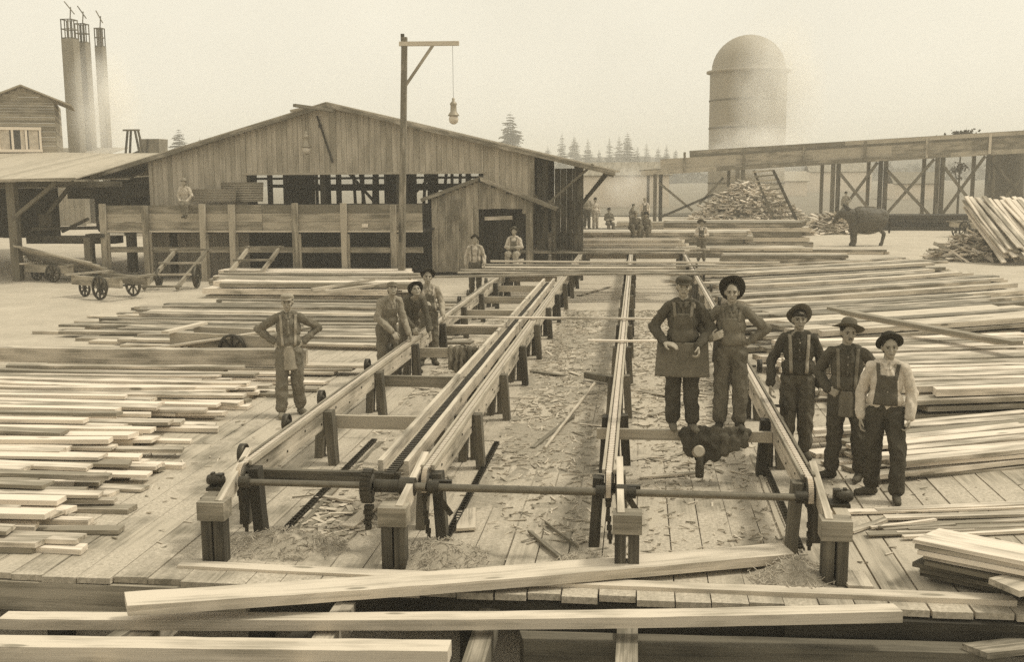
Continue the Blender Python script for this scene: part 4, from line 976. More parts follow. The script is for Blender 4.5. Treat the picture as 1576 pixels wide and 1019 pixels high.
        if collar and near:
            for s in (-1, 1): patch('collar', top, lambda z, k, s=s: (min(s*.01, s*(.03+.04*k)), max(s*.01, s*(.03+.04*k))), 1.40, 1.47, 4, 5, .012, par=sleeve)
            b = MB()
            for z in (1.37, 1.29, 1.21):
                c = cast(.004, z, .006); 
                if c is not None: b.lathe([(0, -.004), (.008, -.002), (.008, .002), (0, .004)], c, 'Y', 8)
            if not bib: b.build('buttons', 'cloth_white', sleeve)
            patch('placket', top, lambda z, k: (-.016, .016), 1.16, 1.42, 2, 12, .006, par=sleeve)
    if apron:
        am, z0, z1, w0, w1, ycurve = apron
        b = MB(); nx, nz = 16, 16; vs = []
        for j in range(nz+1):
            k = j/nz; z = z1+(z0-z1)*k; w = w1+(w0-w1)*k
            for i in range(nx+1):
                u = i/nx*2-1; yy = -.135-.02*k+ycurve*u*u+.010*noise.noise(Vector((u*4, z*2.5, seed)))
                vs.append(Vector((u*w/2+pelvis.x, yy+pelvis.y, z)))
        b.add(vs, [[j*(nx+1)+i, j*(nx+1)+i+1, (j+1)*(nx+1)+i+1, (j+1)*(nx+1)+i] for j in range(nz) for i in range(nx)], None, .5, True)
        o = b.build('apron', am, root); md = o.modifiers.new('s', 'SOLIDIFY'); md.thickness = .01
    # hat
    if hat:
        kind, br, tilt, roll_ = hat
        b = MB()
        HT = HM @ Matrix.Rotation(rad(tilt), 3, 'X') @ Matrix.Rotation(rad(roll_), 3, 'Y')
        c0 = hc + HM @ Vector((0, .012, .055))
        if kind == 'brim':
            prof = [(.084, -.004), (br*.8, -.008), (br, .0), (br+.002, .006), (br*.8, .0), (.094, .006), (.090, .05), (.080, .09), (.055, .108), (.02, .098), (0, .095)]
            n = 32; vs = []
            for r, z in prof:
                for i in range(n):
                    t = 2*math.pi*i/n; zz = z + (r-.084)*.35*(math.sin(2*t+seed)*.5+.3*math.sin(3*t+seed*2)) if r > .094 else z
                    vs.append(c0+HT @ Vector((r*math.cos(t)*.95, r*math.sin(t)*1.08, zz)))
            b.add(vs, [[k*n+i, k*n+(i+1) % n, (k+1)*n+(i+1) % n, (k+1)*n+i] for k in range(len(prof)-1) for i in range(n)], None, .5, True)
            b.build('hat', hatm, root)
        else:
            P = Prim(); HM2 = HT; P.ell(c0+HT @ Vector((0, .005, .012)), .094, .108, .062, HT); P.ell(c0+HT @ Vector((0, -.02, .035)), .09, .09, .04, HT); P.rc(c0+HT @ Vector((-.06, -.075, -.004)), .012, c0+HT @ Vector((.06, -.075, -.004)), .012); P.ell(c0+HT @ Vector((0, -.09, -.012)), .068, .05, .007, HT)
            P.build('cap', hatm, root, max(.007, vox*.9), .002, 2, seed)
    return root
AK = dict   # arms akimbo
V = .0075; F = .016
def facing(x, y): return math.atan2(x, y)*-1*0 + math.atan2(-(0-x), (0-y))*0 + math.atan2(x, y)*-1
# front right group
person('young man in flat cap holding a broad stiff apron, standing on the cross beam', (.50, 11.85, .585), -.06, 1.74, dict(elL=(-.33, .03, 1.17), wrL=(-.20, -.17, 1.02), hdL=(.8, -.35, -.12), pnL=(0, .3, -1), thL=(0, -1, .3), elR=(.31, .03, 1.16), wrR=(.17, -.17, .98), hdR=(.1, -.5, -.8), pnR=(-1, 0, 0), cuL=.3, cuR=.9, anL=(-.10, 0, .09), anR=(.115, -.02, .09), toL=(.15, -1), toR=(.35, -1), head=(4, 0, 3)),
       'cloth_dark', 'cloth_black', bib='cloth_dark', straps='cloth_mid', apron=('cloth_denim', .63, 1.02, .60, .55, .06), hat=('cap', 0, 4, 0), hatm='cloth_dark', boots='boot_light', seed=1)
person('man with dark wide hat pushed back like a halo, arm in arm with apron man', (1.03, 11.9, .585), -.09, 1.67, dict(elL=(-.36, .02, 1.22), wrL=(-.22, -.15, 1.10), hdL=(.75, -.3, .45), pnL=(0, 1, -.2), thL=(0, 0, 1), elR=(.40, .08, 1.20), wrR=(.19, .02, 1.04), hdR=(-.7, -.4, -.5), pnR=(-.4, .8, 0), anL=(-.11, 0, .09), anR=(.11, 0, .09), knR=(.12, -.03, .5), head=(0, 2, 0)),
       'cloth_denim', 'cloth_denim', bib='cloth_denim', straps='cloth_mid', hat=('brim', .158, -68, 0), hatm='felt_dark', boots='leather', seed=2)
person('tall man in dark shirt with light braces resting his hand on the right rail', (1.92, 12.95, 0), -.05, 1.83, dict(elL=(-.29, .04, 1.14), wrL=(-.31, -.12, .88), hdL=(-.05, -.3, -1), pnL=(1, 0, -.2), elR=(.27, .04, 1.13), wrR=(.25, -.02, .86), hdR=(-.05, -.1, -1), fringe=1, head=(3, 0, -2)),
       'cloth_black', 'cloth_dark', straps='cloth_tan', hat=('brim', .150, -55, 0), hatm='felt_mid', boots='leather', seed=3, build=1.05)
person('moustached man in tilted wide hat and short apron, hands on his hips', (2.33, 12.1, 0), -.12, 1.80, dict(elL=(-.30, .10, 1.18), wrL=(-.19, -.06, 1.0), hdL=(.8, -.4, -.3), pnL=(.3, .9, 0), elR=(.37, .08, 1.17), wrR=(.17, -.03, .99), hdR=(-.8, -.3, -.4), pnR=(-.3, .9, 0), anL=(-.13, -.02, .09), anR=(.17, -.06, .09), hipR=(.1, 0, .92), knR=(.15, -.05, .5), toL=(-1, -.55), toR=(-.35, -1), head=(14, 6, 0)),
       'cloth_dark', 'cloth_black', straps='cloth_mid', apron=('cloth_denim', .72, 1.0, .33, .30, .22), hat=('brim', .178, -22, 14), hatm='felt_mid', boots='leather', must=True, seed=4)
person('smiling man in white shirt and dark bib overalls, rightmost of the front five', (2.61, 11.45, 0), -.2, 1.74, dict(elL=(-.25, .05, 1.12), wrL=(-.24, -.02, .86), elR=(.27, .03, 1.14), wrR=(.25, -.08, .88), hdR=(-.08, -.35, -.9), cuR=.8, anL=(-.1, .02, .09), anR=(.15, -.2, .09), knR=(.15, -.15, .50), toL=(-1, -.5), toR=(.1, -1), lat=2, head=(10, 2, -3)),
       'cloth_white', 'cloth_black', bib='cloth_dark', straps='cloth_dark', hat=('brim', .148, -42, 0), hatm='felt_dark', boots='leather', seed=5)
# left men
person('man in short apron and peaked cap with hands on hips, alone on the left deck', (-4.98, 14.65, 0), .32, 1.78, dict(elL=(-.42, .10, 1.24), wrL=(-.19, -.02, 1.06), hdL=(.7, -.5, -.3), pnL=(.3, .9, 0), elR=(.42, .12, 1.24), wrR=(.19, .0, 1.05), hdR=(-.7, -.5, -.3), pnR=(-.3, .9, 0), anL=(-.13, -.10, .09), anR=(.13, .08, .09), knL=(-.12, -.08, .5), hipR=(.09, 0, .92), toL=(-.1, -1), toR=(.6, -1), head=(-6, 4, 0)),
       'cloth_mid', 'cloth_mid', straps='cloth_tan', apron=('cloth_tan', .68, 1.02, .40, .30, .22), hat=('cap', 0, -2, 0), hatm='cloth_tan', boots='cloth_mid', seed=6)
person('man in pale work shirt and peaked cap leaning over the left rail, nearest of three', (-4.17, 17.25, 0), .72, 1.75, dict(lean=20, elL=(-.25, -.16, 1.12), wrL=(-.10, -.42, .90), hdL=(.1, -.7, -.6), pnL=(.3, -.3, -1), elR=(.22, -.22, 1.06), wrR=(.20, -.42, .84), hdR=(0, -.6, -.7), head=(-14, -16, 5)),
       'cloth_tan', 'cloth_mid', hat=('cap', 0, 0, 0), hatm='cloth_mid', straps='cloth_mid', bib='cloth_mid', seed=7, vox=.009-.0005)
person('bent young man in dark jacket and hat pressing on the left rail, middle of three', (-3.96, 18.1, 0), .55, 1.72, dict(lean=32, elL=(-.25, -.28, 1.10), wrL=(-.08, -.42, .88), hdL=(.2, -.4, -.8), pnL=(.3, -.3, -1), elR=(.22, -.33, 1.05), wrR=(.20, -.46, .80), hdR=(0, -.4, -.9), head=(-10, -26, -6), neck=(0, -.03), knL=(-.14, .02, .5), anL=(-.2, .05, .09)),
       'cloth_dark', 'cloth_denim', hat=('brim', .145, -34, 0), hatm='felt_dark', seed=8, vox=.0085)
person('man in overalls and dark wide hat steadying himself on the left rail, farthest of three', (-3.80, 18.9, 0), .35, 1.75, dict(lean=8, elL=(-.26, -.05, 1.17), wrL=(-.13, -.26, 1.14), hdL=(.8, -.3, .2), elR=(.26, -.03, 1.13), wrR=(.24, -.26, .93), hdR=(0, -.6, -.8), head=(-4, -4, 4)),
       'cloth_tan', 'cloth_denim', bib='cloth_denim', straps='cloth_white', hat=('brim', .142, -40, 0), hatm='felt_dark', seed=9, vox=.0085)
person('man in white shirt and braces standing at the far left end of the crosswise boards', (-4.62, 30.0, 0), .1, 1.72, dict(elL=(-.27, .02, 1.15), wrL=(-.27, -.05, .9), elR=(.26, .02, 1.15), wrR=(.27, -.12, .92), head=(0, -4, 0)), 'cloth_white', 'cloth_dark', straps='cloth_mid', hat=('brim', .14, -26, 6), seed=10, vox=.011)
SIT = dict(pz=.12, hipL=(-.09, 0, .10), hipR=(.09, 0, .10), knL=(-.13, -.40, .12), knR=(.13, -.40, .12), anL=(-.12, -.42, -.28), anR=(.12, -.42, -.28), armrel=True, elL=(-.25, -.05, 1.15), elR=(.25, -.05, 1.15), wrL=(.06, -.2, 1.12), wrR=(-.06, -.2, 1.10), hdL=(1, -.1, .1), hdR=(-1, -.1, .1), pnL=(0, 1, 0), pnR=(0, 1, 0))
person('man in white sleeves seated with arms crossed on the crosswise boards by the shed', (-3.87, 33.2, .86), -.1, 1.75, SIT, 'cloth_white', 'cloth_tan', bib='cloth_mid', straps='cloth_mid', hat=('brim', .14, -30, 0), hatm='felt_mid', seed=11, vox=.011)
person('man in white shirt perched on the edge of the plank bin', (-14.9, 34.0, 2.50), .1, 1.62, dict(SIT, armrel=True, lean=8, elL=(-.24, -.05, 1.15), wrL=(-.12, -.2, 1.0), elR=(.26, -.08, 1.18), wrR=(.1, -.24, .98), knR=(.12, -.36, .0), anR=(.1, -.40, -.38), knL=(-.02, -.36, .0), anL=(.05, -.38, -.36)), 'cloth_white', 'cloth_mid', hat=('brim', .12, -15, 0), hatm='cloth_tan', seed=12, vox=.011)
person('boy in wide round hat and overalls with folded arms at the right rail end', (2.42, 42.0, 0), -.05, 1.62, dict(elL=(-.25, -.03, 1.15), wrL=(.04, -.2, 1.12), elR=(.25, -.03, 1.15), wrR=(-.04, -.2, 1.08), hdL=(1, 0, 0), hdR=(-1, 0, 0)), 'cloth_white', 'cloth_mid', bib='cloth_dark', straps='cloth_dark', hat=('brim', .21, -25, 0), hatm='felt_mid', seed=13, vox=.012)
# far workers
person('worker in dark coat and dark hat standing beyond the mill eave, leftmost of three', (-3.30, 56, .55), .2, 1.78, None, 'cloth_dark', 'cloth_dark', hat=('brim', .15, 0, 0), seed=14, vox=F)
person('worker in light shirt and dark trousers beside the dark-coated one, middle of three', (-2.72, 56.6, .55), .3, 1.76, None, 'cloth_tan', 'cloth_dark', hat=('brim', .14, 0, 0), seed=15, vox=F)
person('worker all in white at the right end of the standing three', (-2.30, 57, .5), .5, 1.65, None, 'cloth_white', 'cloth_white', hat=('brim', .12, 0, 0), seed=16, vox=F)
person('worker in grey sitting beside the three standing men beyond the mill', (-1.55, 56, .75), .3, 1.7, dict(SIT, armrel=True), 'cloth_mid', 'cloth_mid', hat=('brim', .14, 0, 0), seed=17, vox=F)
person('small blurred worker leaning beside the blowing steam', (-.42, 57, .55), 1.2, 1.3, dict(lean=15), 'cloth_mid', 'cloth_mid', seed=18, vox=F, hat=('cap', 0, 0, 0))
person('worker in white shirt and dark overalls standing under the chute end', (.32, 60.5, .3), .1, 1.78, None, 'cloth_white', 'cloth_denim', bib='cloth_denim', straps='cloth_denim', hat=('cap', 0, 0, 0), hatm='cloth_tan', seed=19, vox=F)
CR = dict(SIT, knL=(-.14, -.34, .30), knR=(.14, -.34, .30), anL=(-.13, -.30, -.12), anR=(.13, -.30, -.12), elL=(-.26, -.16, 1.08), elR=(.26, -.16, 1.08), wrL=(-.1, -.34, .98), wrR=(.1, -.34, .98), lean=12)
person('man in wide pale-topped hat crouching on the far timbers, left of the pair', (-.15, 44.6, .98), .1, 1.75, CR, 'cloth_mid', 'cloth_mid', hat=('brim', .15, -10, 0), hatm='cloth_tan', seed=20, vox=.013)
person('man in dark hat crouching on the far timbers, right of the pair', (.33, 44.9, .95), -.3, 1.7, CR, 'cloth_tan', 'cloth_denim', hat=('brim', .15, -10, 0), seed=21, vox=.013)
person('person in pale hat seen half hidden at the foot of the slab heap', (13.0, 70, .45), -.2, 1.72, dict(elR=(.3, .05, 1.2), wrR=(.15, -.1, 1.1)), 'cloth_tan', 'cloth_mid', hat=('brim', .14, 0, 0), seed=22, vox=F)

# horse, facing left with its head lowered
hrs = thing('horse', 'heavy harnessed work horse standing side-on in the yard before the trestle', 'horse', (10.6, 51.5, 0), .18)
P = Prim()
P.ell((.0, 0, 1.17), .92, .50, .64); P.ell((-.35, 0, 1.35), .5, .40, .5); P.ell((.55, 0, 1.34), .45, .34, .40); P.ell((-.58, 0, 1.28), .42, .33, .44); P.ell((.05, 0, 1.06), .6, .34, .34)
P.rc((-.72, .06, 1.40), .34, (-1.05, .35, 1.50), .22); P.rc((-1.05, .35, 1.52), .18, (-1.22, .52, 1.38), .15); P.rc((-1.22, .52, 1.38), .14, (-1.36, .66, 1.08), .10)
for s in (-1, 1):
    P.rc((-1.06+s*.05, .36+s*.05, 1.66), .035, (-1.06+s*.06, .36+s*.06, 1.77), .012, 8)
    P.rc((-.66, s*.18, 1.0), .17, (-.66, s*.19, .62), .11); P.rc((-.66, s*.19, .62), .10, (-.66+.02, s*.19, .16), .075); P.rc((-.66, s*.19, .14), .075, (-.70, s*.19, .05), .09)
    y = s*.19; dx = .08*s
    P.rc((.66, y, 1.2), .20, (.56+dx, y, .82), .16); P.rc((.56+dx, y, .82), .11, (.80+dx, y, .55), .075); P.rc((.80+dx, y, .55), .09, (.72+dx, y, .16), .072); P.rc((.72+dx, y, .14), .075, (.67+dx, y, .05), .09)
bd = P.build('body', 'horsehide', hrs, .022, .006, 4)
P = Prim(); P.rc((.96, 0, 1.45), .05, (1.08, 0, 1.1), .08); P.rc((1.08, 0, 1.1), .08, (1.04, 0, .6), .04); P.build('tail', 'hair', bd, .02, .01, 2)
P = Prim(); [P.rc((-.75-.09*i, .02+.035*i, 1.62+.075*i), .06, (-.70-.09*i, -.10+.035*i, 1.45+.07*i), .03) for i in range(5)]; P.build('mane', 'hair', bd, .02, .01, 2)
b = MB()
b.lathe([(.37, -.05), (.44, -.05), (.44, .05), (.37, .05), (.37, -.05)], (-.62, 0, 1.28), 'X', 24); b.build('collar', 'leather', hrs)
b = MB(); b.lathe([(.425, -.03), (.435, 0), (.425, .03)], (-.1, 0, 1.18), 'X', 24); b.bar((-.6, -.38, 1.25), (.9, -.34, 1.1), .02, .06, up=(0, 1, 0)); b.bar((-.5, -.1, 1.83), (.5, -.1, 1.80), .06, .03); b.bar((.3, -.37, 1.1), (.5, -.36, .62), .02, .05, up=(0, 1, 0)); b.bar((-.2, -.3, .75), (.1, -.3, .62), .02, .04); b.bar((.1, -.3, .62), (.5, -.33, .7), .02, .04); b.build('harness', 'cloth_mid', hrs)

# coats over the cross beam, cloth over the left cross beam
def drape(name, m, x0, x1, y, ztop, f0, f1, label, folds=5, cat='coat', ragged=.1, wd=.05, seed=0):
    b = MB(); nx, nz = 40, 18; vs = []
    for side in (-1, 1):
        for j in range(nz+1):
            k = j/nz
            for i in range(nx+1):
                u = i/nx; L_ = (f0 if side < 0 else f1)*(1+ragged*noise.noise(Vector((u*6, seed, side)))*2.2-.25*abs(u-.5))
                fold = .035*math.sin(u*folds*6.28+seed+2*k)*min(1, k*2)+.03*noise.noise(Vector((u*9, k*4, seed)))
                vs.append(Vector((x0+(x1-x0)*u+.03*noise.noise(Vector((k*5, u*4, seed))), y+side*(wd+.02*k)+fold, ztop-L_*k+.015*math.sin(u*20)*(1-k))))
    N_ = (nx+1)*(nz+1); fs = [[s*N_+j*(nx+1)+i, s*N_+j*(nx+1)+i+1, s*N_+(j+1)*(nx+1)+i+1, s*N_+(j+1)*(nx+1)+i] for s in (0, 1) for j in range(nz) for i in range(nx)]
    fs += [[i, N_+i, N_+i+1, i+1] for i in range(nx)]
    b.add(vs, fs, None, .5, True); o = b.build(name, m, None, ((x0+x1)/2, y, ztop)); md = o.modifiers.new('s', 'SOLIDIFY'); md.thickness = .012; return tag(o, label, cat)
def lump(name, m, blobs, label, seed, fold=.014, loc=(0, 0, 0)):
    P = Prim()
    for q in blobs: P.rc(*q, sq=((0, 1, 0), .55)) if len(q) == 4 else P.ell(*q)
    o = P.build(name, m, None, .010, fold, 2, seed); return tag(o, label, 'coat')
lump('coat', 'cloth_black', [((.52, 11.76, .57), .06, (.90, 11.78, .585), .07), ((.56, 11.73, .50), .075, (.60, 11.71, .36), .06), ((.70, 11.72, .50), .09, (.72, 11.70, .30), .075), ((.84, 11.72, .50), .09, (.86, 11.70, .34), .07), ((.64, 11.72, .4), .07, (.78, 11.7, .36), .08)], 'dark coat slung over the cross beam below the two men, left one', 3)
lump('coat', 'cloth_dark', [((.86, 11.75, .59), .055, (1.22, 11.78, .585), .05), ((.96, 11.72, .50), .075, (.97, 11.70, .38), .06), ((1.08, 11.72, .50), .07, (1.08, 11.70, .43), .06), ((1.18, 11.73, .53), .055, (1.18, 11.72, .47), .05)], 'second dark coat bunched over the cross beam, nearer the right rail', 9)
b = MB(); b.lathe([(.0, -.0), (.058, .0), (.062, .10), (.066, .11), (.05, .11), (0, .11)], n=20); o = b.build('tin_pail', 'tin', None, at=(.66, 11.57, .40)); o.rotation_euler = (rad(70), 0, .2); tag(o, 'tin pail with a pale bottom hanging among the coats', 'pail')
b = MB(); b.lathe([(.0, 0), (.045, .0), (.05, .10), (.04, .24), (0, .24)], n=14); b.bar((0, 0, .2), (0, .05, .42), .04, .04); o = b.build('boot', 'cloth_black', None, at=(.70, 11.66, .09)); tag(o, 'dark boot-like sack end hanging under the coats', 'bag')
drape('cloth', 'cloth_mid', -3.12, -2.82, 17.3, .60, .42, .3, 'grey jacket hung on the cross beam behind the left rail', 3, seed=8)
drape('cloth', 'cloth_dark', -2.86, -2.62, 17.3, .59, .5, .3, 'darker garment hanging beside the grey jacket', 2, seed=11)
bpy.data.scenes.remove(_TS)
# ------------------------------------------------------------------ far right: chute trestle, burner, heaps
TY = 74
tr = thing('chute_trestle', 'long raised timber chute on cross-braced trestle legs rising to the right', 'trestle', (0, TY, 0))
def ch_bot(x): return 3.35+(x-1)*.052
XR = 38
b = MB()
for dz, w in ((.12, .3), (1.28, .26)):
    x = 0.1 if dz < 1 else 3.4
    while x < XR: b.bar((x, -.8, ch_bot(x)+dz), (x+5, -.8, ch_bot(x+5)+dz), .2, w, seg=4, jit=.004); x += 5
b.build('side_beam', 'weathered', tr)
b = MB(); x = 1.4
while x < XR: b.bar((x, -.74, ch_bot(x)+.62), (x+5, -.74, ch_bot(x+5)+.62), .06, .72, seg=4); x += 5
b.build('chute_side', 'weathered', tr)
b = MB(); b.bar((0, 0, ch_bot(0)+.3), (XR, 0, ch_bot(XR)+.3), 1.5, .1); b.bar((3.4, .75, ch_bot(3.4)+1.2), (XR, .75, ch_bot(XR)+1.2), .1, .5); b.build('chute_floor', 'weathered', tr)
b = MB(); x = 3
while x < XR: b = MB(); b.bar((x, -.93, ch_bot(x)+.05), (x, -.93, ch_bot(x)+1.35), .16, .05, up=(0, 1, 0)); b.build('stay', 'sawn', tr); x += 3.9
bx = [GY(q, 300, TY).x for q in (1010, 1135, 1280, 1352, 1438, 1515, 1600, 1690)]
for x in bx:
    for dx, dy in ((-.1, -.8), (.28, -.6), (-.55, .8)): b = MB(); b.bar((x+dx, dy, -.1), (x+dx, dy, ch_bot(x)), .24 if dx > -.5 else .2, .26, up=(0, 1, 0)); b.build('leg', 'grey_timber', tr)
for xa, xb in zip(bx, bx[1:]):
    if xa < 8: continue
    b = MB(); b.bar((xa+.3, -.85, ch_bot(xa)-.6), (xb-.2, -.85, .3), .19, .08, up=(0, 1, 0)); b.bar((xa+.3, -.70, .5), (xb-.3, -.70, ch_bot(xb)-.1), .19, .08, up=(0, 1, 0)); b.build('cross_brace', 'grey_timber', tr)
for q in ((1.3, 2.8, 3.6, .9), (5.6, 3.1, 3.9, 1.2), (1.3, .4, 5, 2.0)): b = MB(); b.bar((q[0], -.8, q[1]), (q[2], -.8, q[3]), .16, .08, up=(0, 1, 0)); b.build('cross_brace', 'grey_timber', tr)
# spray of sawdust/steam blowing off the chute end handled as smoke below
# burner
sx0, sx1 = GY(1091, 200, 90).x, GY(1209, 200, 90).x; R_ = (sx1-sx0)/2; zc = GY(1150, 110, 90).z
si = thing('refuse_burner', 'tall round domed refuse burner with iron bands, half veiled by smoke', 'burner', ((sx0+sx1)/2, 90, 0))
b = MB(); b.lathe([(R_, 0), (R_, zc)], n=48); b.build('shell', 'silo_metal', si)
b = MB(); b.lathe([(R_*.98, zc)]+[(R_*.96*math.cos(t*math.pi/2/10), zc+.05+R_*.93*math.sin(t*math.pi/2/10)) for t in range(11)], n=48); b.build('dome', 'silo_metal', si)
b = MB(); b.lathe([(R_, zc-.15), (R_+.28, zc-.1), (R_+.28, zc+.05), (R_*.96, zc+.12)], n=48); b.build('cornice', 'silo_metal', si)
b = MB()
for z in (2.6, 4.8, 7.0, 9.2): b.lathe([(R_+.01, z-.06), (R_+.05, z-.05), (R_+.05, z+.05), (R_+.01, z+.06)], n=48)
b.build('band', 'grey_timber', si)
# heap of slabs and edgings
def scrapheap(cx, cy, rx, ry, h, n, label, l0=.5, l1=1.3, name='scrap_wood_heap'):
    b = MB()
    vs = []; k, m_ = 8, 24
    for j in range(k+1):
        for i in range(m_):
            t = 2*math.pi*i/m_; r = j/k; vs.append((cx+math.cos(t)*rx*r, cy+math.sin(t)*ry*r, h*.92*(1-r**1.3)-.05))
    b.add(vs, [[j*m_+i, j*m_+(i+1) % m_, (j+1)*m_+(i+1) % m_, (j+1)*m_+i] for j in range(k) for i in range(m_)], None, .05)
    for _ in range(n):
        t = random.uniform(0, 6.28); r = math.sqrt(random.random()); x = cx+math.cos(t)*rx*r; y = cy+math.sin(t)*ry*r
        z = h*(1-r**1.3)+random.uniform(-.02, .12); a = random.uniform(0, 6.28); l = random.uniform(l0, l1); tl = random.uniform(-.5, .35)
        d = Vector((math.cos(a), math.sin(a), tl))*l/2; b.bar(Vector((x, y, z))-d, Vector((x, y, z))+d, random.uniform(.06, .16), random.uniform(.03, .07), up=(random.gauss(0, .5), random.gauss(0, .5), 1))
    return tag(b.build(name, 'barkslab', None, (cx, cy, 0)), label, 'wood heap', kind='stuff')
scrapheap(6.2, 63, 3.6, 2.6, 2.9, 1500, 'big pale heap of slab ends and edgings under the chute')
scrapheap(8.2, 60.5, 1.5, 1.0, .8, 220, 'small spill of broken slabs at the foot of the inclined chute', .3, .8)
scrapheap(10.8, 62, 1.6, 1.2, 1.0, 160, 'low pile of sticks right of the inclined chute', .8, 2.0)
scrapheap(13.0, 43.5, 1.6, 1.2, .9, 260, 'splintered slab ends heaped at the foot of the leaning slab bundle', .4, 1.0)
sc = thing('inclined_chute', 'inclined ladder-like conveyor coming down beside the slab heap', 'conveyor', (0, 60, 0))
a0 = GY(1160, 262, 60); a1 = GY(1232, 350, 60); w0 = GY(1190, 262, 60)
b = MB(); b.bar((w0.x, 0, a0.z), (a1.x, -.3, .3), .12, .34, up=(0, 1, 0)); b.bar((w0.x-1.0, .4, a0.z), (a1.x-1.2, .1, .3), .12, .2, up=(0, 1, 0)); b.build('side_beam', 'grey_timber', sc)
b = MB()
for i in range(14):
    k = i/13; x = w0.x+(a1.x-w0.x)*k; z = a0.z+(.3-a0.z)*k; b.bar((x-1.1, .3, z-.1), (x, 0, z), .16, .08)
b.build('rung', 'weathered', sc)
b = MB(); b.box((a1.x-.4, -1.2, .5), (.9, .1, .8)); b.bar((a1.x-.9, -1.3, .1), (a1.x+.5, -1.3, .9), .1, .1); b.build('end_board', 'sawn', sc)
# leaning slabs bundle, far right
grp = 'slabs of the leaning bundle'
a = GY(1498, 302, 42.6); c = GY(1560, 398, 40.6)
for i in range(34):
    k = i % 11; j = i//11
    o0 = Vector((a.x+.22*k+random.uniform(-.04, .04), 43.6-.0*j, a.z-.13*j+random.uniform(-.06, .04)-.02*k)); o1 = Vector((c.x+.22*k+random.uniform(-.1, .1)-.2, 40.9+random.uniform(-.3, .3), .62-.16*j+random.uniform(-.05, .05)))
    board(o0, o1, .19, .05, 'barkslab', 'bark-edged slab in the bundle leaning steeply at the right edge', grp, name='slab', cat='slab', jit=.008)
a = GY(1555, 305, 44); 
for i in range(16):
    k = i % 8; j = i//8
    board(Vector((a.x+.22*k, 45, a.z-.13*j+random.uniform(-.04, .04))), Vector((a.x+1.0+.22*k, 42.0, .9-.14*j+random.uniform(-.1, .1))), .19, .05, 'barkslab', 'slab in the second leaning bundle, cut off by the right picture edge', 'slabs of the second leaning bundle', name='slab', cat='slab', jit=.008)
wg = thing('slab_wagon', 'dark wagon frame carrying the leaning slabs', 'wagon', (13.9, 42.2, 0)); b = MB(); b.bar((-.9, 0, .75), (2.6, 0, .75), .25, .2); b.bar((-.6, -1, .6), (2.6, -1, .35), .2, .15); b.build('frame', 'dark_timber', wg); wheel('wheel', wg, (-.5, -.2, .42), .42, .08); wheel('wheel', wg, (2.2, -.2, .42), .42, .08)
# long flat stack behind the table, timbers and near ground pieces
def block(p, s, label, n=(3, 4), m='sawn', rz=0, name='timber_stack', cat='timber stack'):
    t = thing(name, label, cat, p, rz); b = MB(); ny, nz = n; w = s[1]/ny; h = s[2]/nz
    for j in range(nz):
        for i in range(ny): b.bar((-s[0]/2+random.uniform(-.2, .2), -s[1]/2+w*(i+.5), h*(j+.5)), (s[0]/2+random.uniform(-.3, .3), -s[1]/2+w*(i+.5), h*(j+.5)+.002), w*.97, h*.9, seg=4, jit=.004)
    b.build('timbers', m, t)
block((-.1, 47, 0), (9.5, 2.4, .95), 'neat stack of long timbers across the yard behind the table end', (4, 6))
block((4.5, 52, 0), (6.5, 3.0, 1.15), 'wide stack of timbers between the table and the slab heap', (4, 5))
block((4.2, 45, 0), (5, 1.6, .4), 'low stack of planks behind the boy in the wide hat', (3, 3)); block((5.5, 41.5, 0), (4.5, 1.2, .35), 'low stack of planks right of the boy in the wide hat', (3, 3))
block((-2.8, 56.5, 0), (6, 2.5, .55), 'flat platform of planks under the three standing men', (4, 2), 'grey_timber')
block((8.2, 46.3, 0), (4, .5, .2), 'single short stack of squared sticks before the horse', (2, 2))
block((16, 66, 0), (9, 2, .9), 'dark stack of lumber beneath the trestle', (3, 4), 'dark_timber'); block((21, 60, 0), (6, 3, 1.1), 'pale slab stack at the foot of the right trestle legs', (3, 4), 'barkslab', .25)
block((1, 66, 0), (5, 1.5, .5), 'long log-like stack beyond the crouching men', (2, 2), 'weathered')
for i, px in enumerate((890, 912)):
    p = GY(px, 350, 50+i); t = thing('sack', ('dark bulky sack standing below the standing men', 'smaller pale sack right of the dark one')[i], 'sack', (p.x, 50+i, 0)); b = MB(); h = (1.15, .75)[i]; b.lathe([(0, 0), (.36, .02), (.42, h*.4), (.33, h*.8), (.12, h), (0, h+.02)]); b.build('body', ('cloth_dark', 'cloth_mid')[i], t)
# dark stump with a leafy branch on the right
st = thing('big_tree', 'huge dark tree bole standing behind the trestle at right', 'tree', (GY(1552, 280, 80).x, 80, 0)); b = MB(); b.lathe([(1.25, 0), (1.05, 1.5), (.95, 4.0), (.9, 5.2)], n=18, smooth=False); b.build('trunk', 'trunk', st)
def leafy(name, label, x, y, z, rx, rz_, n, th=.3, cat='tree', trunkz=None, s0=.12, s1=.3):
    t = thing(name, label, cat, (x, y, 0)); b = MB(); b.cyl((0, 0, 0), (0, 0, z), th, th*.5, 8); b.build('trunk', 'trunk', t)
    b = MB(); cl = [(random.gauss(0, .45)*rx, random.gauss(0, .45)*rx, z+random.gauss(0, .45)*rz_) for _ in range(max(6, n//40))]
    for _ in range(n):
        c = random.choice(cl); p = Vector((c[0]+random.gauss(0, .22)*rx, c[1]+random.gauss(0, .22)*rx, c[2]+random.gauss(0, .2)*rz_)); s = random.uniform(s0, s1)
        d = Vector([random.gauss(0, 1) for _ in range(3)]).normalized()*s; e = d.cross(Vector([random.gauss(0, 1) for _ in range(3)])).normalized()*s*.6
        b.add([p-d, p+e, p+d, p-e], [[0, 1, 2, 3]])
    b.build('crown', 'foliage', t)
